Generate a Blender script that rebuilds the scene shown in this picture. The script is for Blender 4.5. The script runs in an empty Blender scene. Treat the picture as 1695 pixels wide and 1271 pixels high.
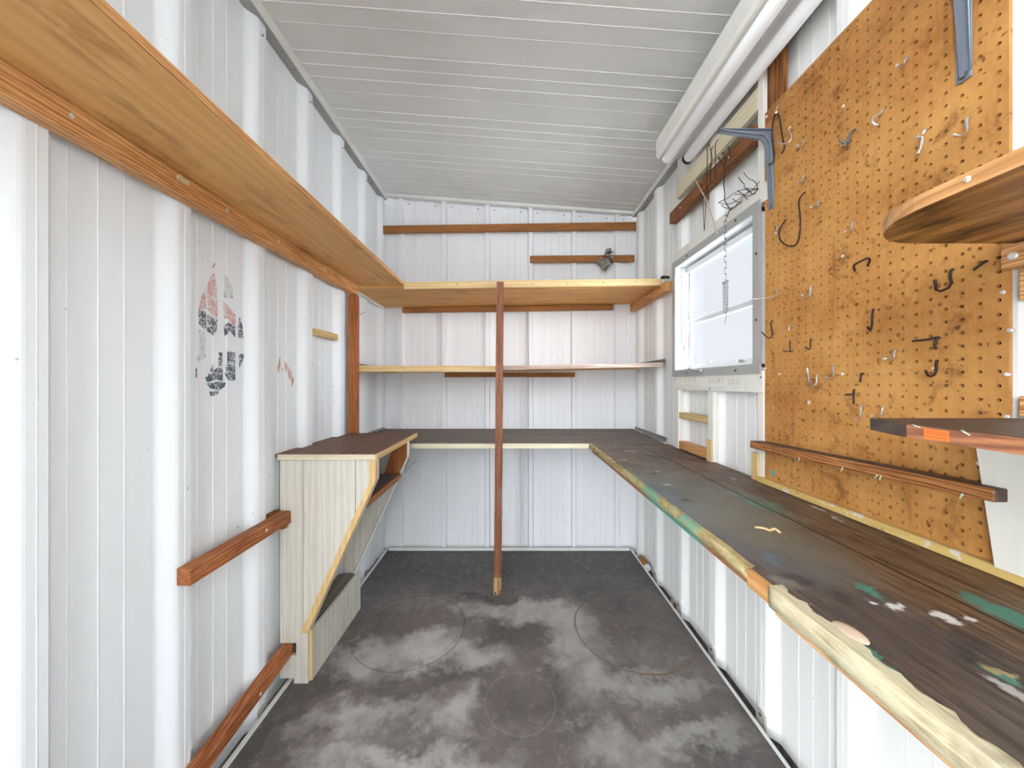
import bpy, bmesh, math, random
from mathutils import Vector
random.seed(7)
S = bpy.context.scene
COL = S.collection
F, CX, CY, H = 580.0, 845.5, 634.0, 1.18

def P(px, py, d):                      # point at depth d behind a pixel of the photograph
    return Vector(((px-CX)/F*d, d, H+(CY-py)/F*d))
def PX(px, py, X):                     # point on the plane x = X
    return P(px, py, X*F/(px-CX))
def lin(r, g, b):
    f = lambda c: ((c/255+.055)/1.055)**2.4 if c > 10 else c/255/12.92
    return (f(r), f(g), f(b), 1)

# ------------------------------------------------------------------ materials
class M:
    def __init__(s, name, rough=.6, spec=.4, metal=0):
        s.m = bpy.data.materials.new(name); s.m.use_nodes = True
        s.t = s.m.node_tree; s.b = s.t.nodes['Principled BSDF']
        s.b.inputs['Roughness'].default_value = rough
        s.b.inputs['Specular IOR Level'].default_value = spec
        s.b.inputs['Metallic'].default_value = metal
        s.tc = s.t.nodes.new('ShaderNodeTexCoord')
    def put(s, sock, v):
        if isinstance(v, bpy.types.NodeSocket): s.t.links.new(v, sock)
        elif v is not None:
            if hasattr(sock, 'default_value'):
                try: sock.default_value = v
                except Exception: sock.default_value = v[:3]
    def math(s, op, a, b=None, c=None, clamp=False):
        n = s.t.nodes.new('ShaderNodeMath'); n.operation = op; n.use_clamp = clamp
        for i, v in enumerate((a, b, c)):
            if v is not None: s.put(n.inputs[i], v)
        return n.outputs[0]
    def vm(s, op, a, b):
        n = s.t.nodes.new('ShaderNodeVectorMath'); n.operation = op
        s.put(n.inputs[0], a); s.put(n.inputs[1], b); return n.outputs[0]
    def noise(s, vec, scale=5, detail=4, rough=.55, dist=0, color=False):
        n = s.t.nodes.new('ShaderNodeTexNoise')
        s.put(n.inputs['Vector'], vec); n.inputs['Scale'].default_value = scale
        n.inputs['Detail'].default_value = detail; n.inputs['Roughness'].default_value = rough
        n.inputs['Distortion'].default_value = dist
        return n.outputs['Color' if color else 'Fac']
    def voro(s, vec, scale, rnd=1.0, out='Distance'):
        n = s.t.nodes.new('ShaderNodeTexVoronoi'); s.put(n.inputs['Vector'], vec)
        n.inputs['Scale'].default_value = scale; n.inputs['Randomness'].default_value = rnd
        return n.outputs[out]
    def wave(s, vec, scale, dist, detail=2, dscale=1.0, axis='X'):
        n = s.t.nodes.new('ShaderNodeTexWave'); n.bands_direction = axis
        s.put(n.inputs['Vector'], vec); n.inputs['Scale'].default_value = scale
        n.inputs['Distortion'].default_value = dist; n.inputs['Detail'].default_value = detail
        n.inputs['Detail Scale'].default_value = dscale
        return n.outputs['Fac']
    def ramp(s, fac, stops):
        n = s.t.nodes.new('ShaderNodeValToRGB'); s.put(n.inputs[0], fac); e = n.color_ramp.elements
        while len(e) > 1: e.remove(e[0])
        e[0].position = stops[0][0]; e[0].color = stops[0][1]
        for p, c in stops[1:]:
            k = e.new(p); k.color = c
        return n.outputs[0]
    def map(s, v, a, b, c=0.0, d=1.0):
        n = s.t.nodes.new('ShaderNodeMapRange'); n.clamp = True
        for i, x in enumerate((v, a, b, c, d)): s.put(n.inputs[i], x)
        return n.outputs[0]
    def mix(s, fac, a, b, mode='MIX'):
        n = s.t.nodes.new('ShaderNodeMix'); n.data_type = 'RGBA'; n.blend_type = mode
        s.put(n.inputs[0], fac); s.put(n.inputs[6], a); s.put(n.inputs[7], b); return n.outputs[2]
    def sep(s, v):
        n = s.t.nodes.new('ShaderNodeSeparateXYZ'); s.put(n.inputs[0], v); return n.outputs
    def comb(s, x, y, z=0.0):
        n = s.t.nodes.new('ShaderNodeCombineXYZ')
        for i, v in enumerate((x, y, z)): s.put(n.inputs[i], v)
        return n.outputs[0]
    def color(s, c): s.put(s.b.inputs['Base Color'], c)
    def roughness(s, c): s.put(s.b.inputs['Roughness'], c)
    def bump(s, h, strength=.3, dist=.002):
        n = s.t.nodes.new('ShaderNodeBump'); s.put(n.inputs['Height'], h)
        n.inputs['Strength'].default_value = strength; n.inputs['Distance'].default_value = dist
        s.put(s.b.inputs['Normal'], n.outputs[0])
    def obj(s):                         # object coords, shifted per object
        oi = s.t.nodes.new('ShaderNodeObjectInfo')
        k = s.math('MULTIPLY', oi.outputs['Random'], 37.0)
        return s.vm('ADD', s.tc.outputs['Object'], s.comb(k, k, k))
    def world(s):
        g = s.t.nodes.new('ShaderNodeNewGeometry'); return g.outputs['Position']
    def blob(s, x, y, cx, cy, rx, ry, soft=.4):
        a = s.math('DIVIDE', s.math('SUBTRACT', x, cx), rx); b = s.math('DIVIDE', s.math('SUBTRACT', y, cy), ry)
        d = s.math('SQRT', s.math('ADD', s.math('MULTIPLY', a, a), s.math('MULTIPLY', b, b)))
        return s.map(d, 1.0, 1.0-soft)

def plain(name, c, rough=.5, metal=0, spec=.4):
    k = M(name, rough, spec, metal); k.b.inputs['Base Color'].default_value = c; return k.m

def wood(name, dark, light, axis='Y', rough=.65, contrast=1.0, stain=None, stain_amt=.5, fine=60, bands=14, lo=.52, hi=.72):
    k = M(name, rough, .3)
    v = k.obj(); x, y, z = k.sep(v)
    along, = [{'X': x, 'Y': y, 'Z': z}[axis]]
    o = [q for a, q in zip('XYZ', (x, y, z)) if a != axis]
    w = k.comb(o[0], o[1], k.math('MULTIPLY', along, .07))
    fineN = k.noise(w, fine*4, 3, .6)
    wv = k.wave(k.comb(k.math('ADD', o[0], o[1]), k.math('MULTIPLY', along, .06), 0.0), bands, 9, 3, 2.2)
    big = k.noise(k.comb(o[0], o[1], k.math('MULTIPLY', along, .25)), 9, 3)
    f = k.math('ADD', k.math('MULTIPLY', fineN, .45), k.math('ADD', k.math('MULTIPLY', wv, .32), k.math('MULTIPLY', big, .35)))
    f = k.map(f, .56-.26/contrast, .56+.26/contrast)
    c = k.mix(f, dark, light)
    if stain:
        sn = k.noise(k.comb(o[0], o[1], k.math('MULTIPLY', along, .4)), 11, 5, .65, .5)
        c = k.mix(k.math('MULTIPLY', k.map(sn, lo, hi), stain_amt), c, stain)
    k.color(c); k.bump(f, .25, .001)
    return k.m

def painted_metal(name, base, dirty, streak=.35, axis='Z', warm=None):
    k = M(name, .55, .25)
    v = k.tc.outputs['Object']; x, y, z = k.sep(v)
    if axis == 'Z': st = k.comb(k.math('MULTIPLY', x, 1.0), y, k.math('MULTIPLY', z, .05))
    else: st = k.comb(k.math('MULTIPLY', x, .06), y, z)
    n1 = k.noise(st, 34, 4, .6); n2 = k.noise(v, 3.5, 4, .6)
    c = k.mix(k.math('MULTIPLY', k.map(k.math('MULTIPLY', n1, n2), .22, .5), streak), base, dirty)
    # small scuffs and specks
    sc = k.noise(k.vm('MULTIPLY', v, (1, 1, .8)), 60, 2, .5)
    pick = k.noise(v, 7, 2)
    c = k.mix(k.math('MULTIPLY', k.map(sc, .73, .76), k.map(pick, .5, .6, 0, .55)), c, lin(120, 112, 100))
    if warm: 
        c = k.mix(k.map(k.noise(v, 1.7, 2), .45, .7, 0, .5), c, warm)
    k.color(c); k.roughness(k.map(n2, .3, .7, .48, .62)); k.bump(n2, .08, .004)
    return k.m

BLUEW = painted_metal('cool_white_panel_paint', lin(241, 244, 247), lin(220, 224, 227), .15)
WHITE = painted_metal('white_panel_paint', lin(243, 243, 245), lin(224, 223, 222), .15)
WHITER = painted_metal('cream_panel_paint', lin(240, 239, 236), lin(222, 219, 212), .2)
CEIL = painted_metal('ceiling_panel_paint', lin(228, 229, 227), lin(206, 206, 202), .5, 'X')
TRIMW = painted_metal('white_trim_paint', lin(230, 229, 225), lin(200, 197, 188), .4)
BOARDW = painted_metal('white_painted_board', lin(231, 227, 217), lin(205, 199, 184), .5)
CREAM = wood('primed_cream_board', lin(205, 190, 158), lin(228, 216, 190), 'Y', .6, .7)
GALV = plain('galvanised_steel', lin(165, 165, 163), .42, .75)
ALU = plain('window_aluminium', lin(186, 186, 185), .42, .55)
ALUW = plain('white_aluminium', lin(226, 227, 227), .4, .1)
CHROME = plain('bright_zinc_wire', lin(225, 220, 216), .22, .9)
DKWIRE = plain('dark_rusty_wire', lin(66, 50, 44), .6, .4)
GREYWIRE = plain('grey_chain_steel', lin(112, 112, 112), .4, .8)
TANWIRE = plain('tan_wire', lin(190, 172, 150), .6)
BRKT = plain('blue_grey_bracket_paint', lin(132, 140, 152), .38, .35)
BLACK = plain('black_rubber', lin(38, 36, 35), .6)
SCREW = plain('pale_screw_metal', lin(222, 218, 210), .35, .4)
DKSCREW = plain('dark_screw_metal', lin(80, 76, 72), .5, .5)
TUBE = plain('fluorescent_tube_glass', lin(238, 239, 240), .25, 0, .5); _e = TUBE.node_tree.nodes['Principled BSDF']; _e.inputs['Emission Color'].default_value = (1, 1, 1, 1); _e.inputs['Emission Strength'].default_value = .13  # tubes are off; slight glow added to brighten them
FIXT = painted_metal('fixture_enamel', lin(236, 233, 226), lin(214, 204, 186), .5)
REFL = plain('reflector_enamel', lin(205, 206, 208), .3, .1)
PLY = wood('orange_plywood', lin(206, 148, 82), lin(238, 190, 124), 'Y', .55, .5, lin(132, 82, 34), .6, 60, 7)
PLYX = wood('knotty_pine_boards', lin(190, 136, 64), lin(234, 184, 112), 'X', .55, .7, lin(132, 84, 42), .5, 50, 8)
CLEAT_Y = wood('red_brown_pine_lengthwise', lin(168, 104, 58), lin(240, 186, 124), 'Y', .55, 1.1, lin(120, 66, 32), .4, 80, 38)
CLEAT_X = wood('red_brown_pine_crosswise', lin(128, 78, 38), lin(180, 122, 68), 'X', .6, .9, lin(90, 54, 30), .4, 80, 34)
RED_Y = wood('red_fir_batten', lin(128, 66, 34), lin(206, 132, 82), 'Y', .6, 1.2, lin(96, 50, 28), .6, 80, 30, .45, .65)
CLEAT_D = wood('aged_fir_edge', lin(112, 62, 32), lin(196, 134, 80), 'Y', .55, 1.2, lin(60, 34, 22), .7, 80, 34)
DARK_Y = wood('dark_walnut_board', lin(92, 50, 26), lin(162, 102, 58), 'Y', .55, 1.1, lin(58, 34, 22), .7, 80, 34)
DARK_Z = wood('dark_brown_stud', lin(92, 50, 18), lin(160, 102, 48), 'Z', .55, 1.1, lin(60, 34, 18), .5)
POST_Z = wood('reddish_post', lin(142, 74, 38), lin(194, 122, 70), 'Z', .6, 1.2, lin(98, 54, 34), .4, 70, 30)
POLE_Z = wood('weathered_pole', lin(104, 56, 38), lin(160, 108, 82), 'Z', .7, 1.2, lin(168, 146, 132), .35, 70, 26)
SPLINT = wood('splintered_wood', lin(150, 110, 66), lin(214, 182, 130), 'Z', .7, 1.2)
PALE_X = wood('pale_pine_crosswise', lin(198, 160, 104), lin(230, 202, 152), 'X', .55, .8, lin(170, 120, 80), .25)
PALEB_X = wood('bleached_pine_crosswise', lin(206, 192, 164), lin(232, 222, 200), 'X', .6, .7, lin(170, 140, 110), .3)
PINK_X = wood('greyish_pink_board', lin(158, 130, 116), lin(205, 184, 172), 'X', .6, 1, lin(120, 90, 78), .4)
PALE_Y = wood('pale_pine_lengthwise', lin(196, 160, 104), lin(228, 198, 146), 'Y', .55, .9, lin(160, 116, 80), .3)
YEL_Z = wood('yellow_pine_upright', lin(202, 166, 104), lin(232, 206, 154), 'Z', .55, .8)
YELTRIM = wood('yellow_edge_trim', lin(206, 166, 104), lin(234, 204, 152), 'Z', .55, .7)
WASH_Z = wood('whitewashed_plank', lin(202, 194, 180), lin(226, 220, 209), 'Z', .6, .75, lin(190, 182, 166), .4, 50, 12)
WASH2_Z = wood('greyed_whitewash_plank', lin(196, 192, 178), lin(222, 218, 206), 'Z', .65, .9, lin(170, 165, 150), .4, 40, 9)
BROWNTOP = wood('brown_hardboard', lin(98, 72, 60), lin(134, 104, 90), 'Y', .6, .8, lin(74, 56, 48), .5, 30, 8)
BENCHX = wood('grey_brown_bench_board', lin(98, 86, 78), lin(138, 124, 114), 'X', .6, 1, lin(78, 70, 66), .6, 30, 8)
GREYSHELF = plain('slate_grey_shelf_paint', lin(84, 84, 88), .55)
GREYWOOD = wood('grey_weathered_shelf', lin(96, 86, 76), lin(134, 122, 110), 'Y', .7, 1)
BRKBROWN = wood('rusty_brown_board', lin(132, 74, 38), lin(168, 102, 58), 'Z', .6, .8)
SHELFB = wood('honey_shelf_wood', lin(128, 76, 28), lin(214, 156, 86), 'Y', .45, .9, lin(58, 30, 14), .95, 36, 7, .46, .62)
SHELFE = wood('honey_shelf_edge', lin(170, 112, 62), lin(214, 166, 112), 'Y', .5, .8)
DKSHELF = wood('dark_stained_shelf', lin(64, 52, 47), lin(104, 86, 74), 'Y', .5, 1, lin(46, 38, 34), .5, 40, 10)
DKEDGE = wood('maroon_shelf_edge', lin(122, 76, 58), lin(196, 132, 92), 'Y', .45, 1, lin(88, 64, 60), .5, 60, 20)
TEAL = plain('teal_paint', lin(92, 172, 152), .5)
ORANGE = plain('orange_label', lin(245, 128, 60), .5)
ORANGE_INK = plain('label_print', lin(196, 78, 40), .6)
PENCIL = plain('pencil_marking', lin(158, 152, 144), .8)
AMBER = plain('amber_plastic', lin(150, 100, 34), .25)
CAPW = plain('white_cap', lin(232, 230, 226), .4)
TAPE = M('grey_cloth', .6); 
_n = TAPE.noise(TAPE.obj(), 60, 4); TAPE.color(TAPE.ramp(_n, [(.3, lin(84, 82, 76)), (.7, lin(176, 172, 162))])); TAPE.bump(_n, .6, .006); TAPE = TAPE.m

def dirt():
    k = M('gap_dirt', .9); v = k.world(); n = k.noise(v, 60, 5)
    k.color(k.ramp(n, [(.3, lin(22, 20, 17)), (.6, lin(48, 42, 34)), (.8, lin(86, 76, 60))])); k.bump(n, .8, .01); return k.m
DIRT = dirt()

def concrete():
    k = M('stained_concrete', .62, .35)
    v = k.tc.outputs['Object']
    warp = k.vm('SCALE', k.vm('SUBTRACT', k.noise(v, 5.5, 6, .68, 0, True), (.5, .5, .5)), (0, 0, 0))
    warp.node.inputs['Scale'].default_value = .42
    w = k.vm('ADD', v, warp); x, y, _ = k.sep(w); ox, oy, _ = k.sep(v)
    n1 = k.noise(v, 3.2, 8, .66, .6); n2 = k.noise(v, 22, 6, .7); n3 = k.noise(v, 9, 6, .6, .4)
    base = k.ramp(n1, [(.32, lin(90, 85, 83)), (.5, lin(118, 110, 106)), (.66, lin(144, 135, 129))])
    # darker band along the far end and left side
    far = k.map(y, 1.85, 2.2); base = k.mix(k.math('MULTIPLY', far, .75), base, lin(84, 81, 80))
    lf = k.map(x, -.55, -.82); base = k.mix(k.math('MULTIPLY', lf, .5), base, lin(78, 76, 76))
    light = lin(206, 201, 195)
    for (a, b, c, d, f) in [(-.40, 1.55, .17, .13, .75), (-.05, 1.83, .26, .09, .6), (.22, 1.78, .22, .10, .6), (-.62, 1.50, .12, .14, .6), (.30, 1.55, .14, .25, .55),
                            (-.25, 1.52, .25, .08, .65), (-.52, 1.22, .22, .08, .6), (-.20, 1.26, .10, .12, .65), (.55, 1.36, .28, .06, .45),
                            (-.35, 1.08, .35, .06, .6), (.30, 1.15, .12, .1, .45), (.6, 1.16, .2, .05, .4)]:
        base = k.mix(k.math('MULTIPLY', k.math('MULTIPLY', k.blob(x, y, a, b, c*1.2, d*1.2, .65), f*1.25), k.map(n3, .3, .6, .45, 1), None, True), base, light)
    for (a, b, c, d, f, col) in [(-.45, 1.74, .22, .10, .55, lin(122, 104, 97)), (.06, 1.60, .16, .14, .45, lin(104, 97, 93)), (0, 1.90, .12, .04, .6, lin(78, 66, 58)),  # includes the pole's shadow, painted as a brown spot at its foot
                            (.6, 1.75, .26, .18, .4, lin(104, 92, 84)), (.03, 1.3, .14, .14, .45, lin(106, 99, 97)), (-.35, 1.17, .12, .06, .5, lin(112, 107, 105)), (-.2, 1.98, .16, .025, .6, lin(62, 60, 58))]:
        base = k.mix(k.math('MULTIPLY', k.blob(x, y, a, b, c, d, .5), f), base, col)
    def ring(cx, cy, r, wd, col, amt, a0=0, wob=.01):
        ww = k.vm('ADD', v, k.vm('SCALE', k.noise(v, 8, 3, .5, 0, True), (0, 0, 0)))
        a = k.math('SUBTRACT', ox, cx); b = k.math('SUBTRACT', oy, cy)
        d = k.math('SQRT', k.math('ADD', k.math('MULTIPLY', a, a), k.math('MULTIPLY', b, b)))
        d = k.math('ADD', d, k.math('MULTIPLY', k.math('SUBTRACT', n3, .5), wob))
        q = k.map(k.math('ABSOLUTE', k.math('SUBTRACT', d, r)), wd, wd*.3)
        q = k.math('MULTIPLY', q, k.map(n1, .3, .55, .35, 1.0))
        return k.math('MULTIPLY', q, amt), col
    for args in [(.585, 1.69, .272, .007, lin(120, 96, 66), .8), (-.484, 1.69, .26, .005, lin(98, 90, 86), .6), (-.484, 1.69, .235, .004, lin(150, 144, 140), .4),
                 (.035, 1.30, .13, .004, lin(150, 145, 141), .5), (-.50, 1.66, .30, .003, lin(150, 146, 142), .4)]:
        q, col = ring(*args); base = k.mix(q, base, col)
    base = k.mix(k.math('MULTIPLY', k.map(n2, .55, .75), .30), base, lin(196, 190, 184))
    base = k.mix(k.math('MULTIPLY', k.map(n2, .42, .25), .35), base, lin(70, 66, 64))
    # scratches
    sc = k.wave(k.vm('ADD', v, warp), 3.0, 14, 3, 1.5)
    base = k.mix(k.math('MULTIPLY', k.map(sc, .985, 1.0), .25), base, lin(176, 170, 166))
    # dirty edges
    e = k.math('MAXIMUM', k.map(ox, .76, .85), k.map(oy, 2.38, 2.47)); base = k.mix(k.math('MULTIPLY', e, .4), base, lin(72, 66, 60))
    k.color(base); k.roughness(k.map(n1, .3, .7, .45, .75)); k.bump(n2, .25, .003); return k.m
CONCRETE = concrete()

def benchmat():
    k = M('paint_stained_bench', .55, .35)
    v = k.tc.outputs['Object']; x0, y0, z0 = k.sep(v)
    warp = k.vm('SCALE', k.vm('SUBTRACT', k.noise(v, 9, 6, .65, 0, True), (.5, .5, .5)), (0, 0, 0)); warp.node.inputs['Scale'].default_value = .16
    x, y, z = k.sep(k.vm('ADD', v, warp))
    st = k.comb(x0, k.math('MULTIPLY', y0, .09), z0)
    g = k.noise(st, 120, 4, .65); n = k.noise(v, 6, 7, .65); n2 = k.noise(v, 40, 5, .65)
    base = k.mix(k.map(g, .35, .65), lin(92, 78, 68), lin(132, 114, 102))
    base = k.mix(k.map(n, .45, .65, 0, .6), base, lin(98, 90, 86))
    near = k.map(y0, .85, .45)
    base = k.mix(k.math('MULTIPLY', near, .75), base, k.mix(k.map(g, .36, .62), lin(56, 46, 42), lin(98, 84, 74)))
    right = k.math('MULTIPLY', k.map(x, .58, .70), k.map(y0, 1.05, .75)); brown = k.mix(k.map(g, .36, .62), lin(78, 52, 28), lin(142, 104, 64))
    base = k.mix(k.math('MULTIPLY', right, .85), base, brown)
    rear = k.map(x0, .699, .701); base = k.mix(k.math('MULTIPLY', rear, .5), base, k.mix(k.map(g, .36, .62), lin(74, 54, 42), lin(128, 102, 82)))
    for (a, b, rx, ry, f, c) in [(.55, 1.12, .20, .42, .8, lin(118, 121, 112)), (.47, .98, .09, .34, .8, lin(116, 124, 136)), (.58, .84, .16, .28, .8, lin(122, 119, 104)),
                                (.695, 1.0, .022, .16, .75, lin(84, 146, 128)), (.73, .98, .022, .14, .6, lin(92, 144, 128)), (.60, .72, .12, .14, .5, lin(112, 106, 96)),
                                (.50, .66, .09, .12, .55, lin(96, 100, 104)), (.50, .675, .018, .035, .5, lin(100, 140, 156)), (.46, 1.30, .04, .2, .5, lin(116, 138, 130)),
                                (.53, .50, .10, .12, .6, lin(76, 68, 68))]:
        base = k.mix(k.math('MULTIPLY', k.math('MULTIPLY', k.blob(x, y, a, b, rx, ry, .7), f), k.map(n2, .2, .6, .55, 1)), base, c)
    w2 = k.vm('SCALE', k.vm('SUBTRACT', k.noise(v, 28, 4, .6, 0, True), (.5, .5, .5)), (0, 0, 0)); w2.node.inputs['Scale'].default_value = .06
    sx, sy, _z = k.sep(k.vm('ADD', v, w2))
    for (a, b, rx, ry, c, f) in [(.735, .515, .018, .045, lin(72, 148, 128), .8), (.585, .575, .006, .022, lin(78, 146, 128), .9), (.452, .445, .006, .026, lin(78, 146, 124), .9), (.575, .405, .006, .014, lin(70, 140, 120), .8), (.73, .36, .010, .018, lin(70, 146, 124), .8),
                              (.560, .545, .006, .007, lin(226, 222, 216), 1), (.585, .535, .010, .006, lin(226, 222, 216), 1), (.63, .512, .010, .010, lin(226, 220, 212), 1), (.655, .505, .005, .007, lin(226, 222, 216), 1), (.555, .388, .007, .014, lin(196, 190, 186), .8), (.655, .352, .006, .010, lin(206, 200, 190), .7),
                              (.447, .735, .008, .018, lin(186, 160, 118), .8), (.60, .487, .006, .008, lin(170, 130, 66), .8), (.58, .412, .005, .010, lin(190, 164, 110), .8), (.52, 1.17, .012, .008, lin(206, 204, 198), .8), (.555, 1.86, .008, .006, lin(206, 200, 194), .7), (.50, 1.55, .012, .007, lin(186, 178, 170), .6), (.59, 1.75, .02, .012, lin(170, 158, 150), .6),
                              (.57, 1.35, .008, .008, lin(190, 186, 180), .6), (.835, .96, .006, .02, lin(214, 210, 202), .8), (.80, 1.25, .006, .012, lin(200, 196, 188), .7), (.82, .88, .005, .014, lin(214, 210, 202), .8), (.47, .60, .012, .02, lin(150, 142, 132), .5)]:
        base = k.mix(k.math('MULTIPLY', k.blob(sx, sy, a, b, rx*1.5, ry*1.5, .45), f), base, c)
    for (a, b, rx, ry) in [(.53, 1.46, .025, .03), (.49, .61, .035, .02), (.60, .47, .03, .04), (.545, 1.30, .025, .025), (.52, 1.02, .02, .025), (.66, 1.62, .03, .05), (.56, .44, .02, .03), (.53, .56, .02, .02)]:
        base = k.mix(k.math('MULTIPLY', k.blob(x, y, a, b, rx, ry, .7), .6), base, lin(46, 42, 42))
    base = k.mix(k.map(k.math('ABSOLUTE', k.math('SUBTRACT', x0, .6995)), .0045, .003), base, lin(40, 32, 28))
    dr = k.voro(v, 38); pk = k.noise(v, 5, 2)
    base = k.mix(k.math('MULTIPLY', k.map(dr, .085, .05), k.map(pk, .55, .62)), base, lin(190, 182, 172))
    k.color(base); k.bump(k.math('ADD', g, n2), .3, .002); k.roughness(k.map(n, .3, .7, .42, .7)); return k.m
BENCH = benchmat()

def bencheedge():
    k = M('worn_bench_edge', .7, .3); v = k.tc.outputs['Object']; x, y, z = k.sep(v)
    n = k.noise(k.comb(x, k.math('MULTIPLY', y, .5), z), 32, 6, .7); n2 = k.noise(v, 9, 5, .6)
    c = k.ramp(n, [(.3, lin(112, 94, 62)), (.5, lin(182, 160, 112)), (.72, lin(214, 198, 152))])
    c = k.mix(k.math('MULTIPLY', k.map(n2, .46, .58), k.map(y, 1.35, 1.2)), c, lin(128, 168, 140)); k.color(c); k.bump(n, .7, .004); return k.m
BEDGE = bencheedge()
def underst():
    k = M('teal_splashed_strip', .6, .3); v = k.tc.outputs['Object']; x, y, z = k.sep(v)
    g = k.noise(k.comb(x, k.math('MULTIPLY', y, .08), z), 90, 3)
    c = k.mix(g, lin(124, 80, 50), lin(176, 122, 78))
    f = k.math('MULTIPLY', k.map(y, 1.16, 1.12), k.map(y, .80, .86)); n = k.noise(v, 20, 4)
    k.color(k.mix(k.math('MULTIPLY', f, k.map(n, .36, .42)), c, lin(78, 158, 138))); return k.m
UNDER = underst()
def roughcream():
    k = M('split_cream_wood', .7, .3); v = k.tc.outputs['Object']; x, y, z = k.sep(v)
    n = k.noise(k.comb(x, k.math('MULTIPLY', y, .2), z), 60, 5, .65); n2 = k.noise(v, 7, 4)
    n3 = k.noise(k.comb(k.math('MULTIPLY', x, 2.0), k.math('MULTIPLY', y, .12), k.math('MULTIPLY', z, 2.0)), 110, 4, .65); n = k.math('ADD', k.math('MULTIPLY', n, .5), k.math('MULTIPLY', n3, .5)); c = k.ramp(n, [(.32, lin(150, 132, 98)), (.48, lin(204, 191, 156)), (.66, lin(222, 212, 184))])
    c = k.mix(k.map(n2, .60, .68, 0, .7), c, lin(104, 92, 72)); k.color(c); k.bump(n, .7, .004); return k.m
SPLIT = roughcream()
def yelstrip():
    k = M('paint_chipped_yellow_strip', .6, .3); v = k.tc.outputs['Object']; x, y, z = k.sep(v)
    n = k.noise(v, 26, 5, .65); g = k.noise(k.comb(x, k.math('MULTIPLY', y, .1), z), 100, 3)
    c = k.mix(g, lin(196, 160, 88), lin(228, 198, 128)); c = k.mix(k.map(n, .58, .64, 0, .8), c, lin(222, 216, 206))
    c = k.mix(k.map(n, .38, .30, 0, .8), c, lin(96, 78, 56)); k.color(c); return k.m
YSTRIP = yelstrip()
def pegmat():
    k = M('brown_pegboard', .6, .3); v = k.tc.outputs['Object']; x, y, z = k.sep(v)
    n = k.noise(v, 5, 6, .65); f = k.noise(k.comb(x, y, k.math('MULTIPLY', z, .35)), 130, 3); s = k.noise(v, 13, 6, .7, .4)
    c = k.mix(k.map(n, .35, .68), lin(168, 110, 52), lin(204, 150, 84)); c = k.mix(k.map(f, .4, .7, 0, .35), c, lin(206, 156, 92))
    c = k.mix(k.map(s, .55, .70, 0, .75), c, lin(112, 62, 28)); c = k.mix(k.map(k.noise(v, 55, 2), .66, .70, 0, .75), c, lin(96, 50, 26))
    lnn = k.noise(k.comb(y, 0.0, k.math('MULTIPLY', z, .03)), 75, 2); c = k.mix(k.map(lnn, .66, .72, 0, .35), c, lin(214, 164, 98)); sp = k.noise(k.vm('ADD', v, (3.3, 1, 2)), 36, 2); c = k.mix(k.math('MULTIPLY', k.map(sp, .74, .76), k.map(z, .75, .2)), c, lin(226, 216, 200))
    top = k.map(z, .9, 1.22); c = k.mix(k.math('MULTIPLY', top, k.map(s, .4, .6, .1, .5)), c, lin(134, 76, 30))
    st = k.noise(k.comb(k.math('MULTIPLY', y, 1.0), 0.0, k.math('MULTIPLY', z, .12)), 22, 4); c = k.mix(k.map(st, .62, .72, 0, .4), c, lin(126, 74, 36))
    k.color(c); k.bump(f, .2, .001); return k.m
PEG = pegmat()
def remnant(name, ink, lo=.46, hi=.54):
    k = M(name, .5); v = k.tc.outputs['Object']
    n = k.noise(v, 85, 5, .7, 1.2); n2 = k.noise(v, 25, 3)
    k.color(k.mix(k.map(k.math('ADD', k.math('MULTIPLY', n, .7), k.math('MULTIPLY', n2, .3)), lo, hi), lin(226, 227, 228), ink)); return k.m
REM_B = remnant('torn_blue_ink', lin(88, 98, 112), .44, .50)
REM_R = remnant('torn_red_ink', lin(214, 150, 148), .44, .54)
REM_O = remnant('orange_scrape', lin(206, 140, 112), .42, .5)
REM_G = remnant('faint_grey_ink', lin(140, 148, 158), .52, .58)
def shelfbottom(): return SHELFB
def glassmat():
    m = bpy.data.materials.new('window_glass'); m.use_nodes = True; t = m.node_tree; b = t.nodes['Principled BSDF']
    b.inputs['Base Color'].default_value = (.93, .95, .97, 1); b.inputs['Transmission Weight'].default_value = 1
    b.inputs['Roughness'].default_value = .02; b.inputs['IOR'].default_value = 1.1; return m
GLASS = glassmat()
GROUND = M('outside_paving', .8); GROUND.color(GROUND.ramp(GROUND.noise(GROUND.world(), 3, 5), [(.3, lin(178, 174, 168)), (.7, lin(206, 202, 196))])); GROUND = GROUND.m

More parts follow.
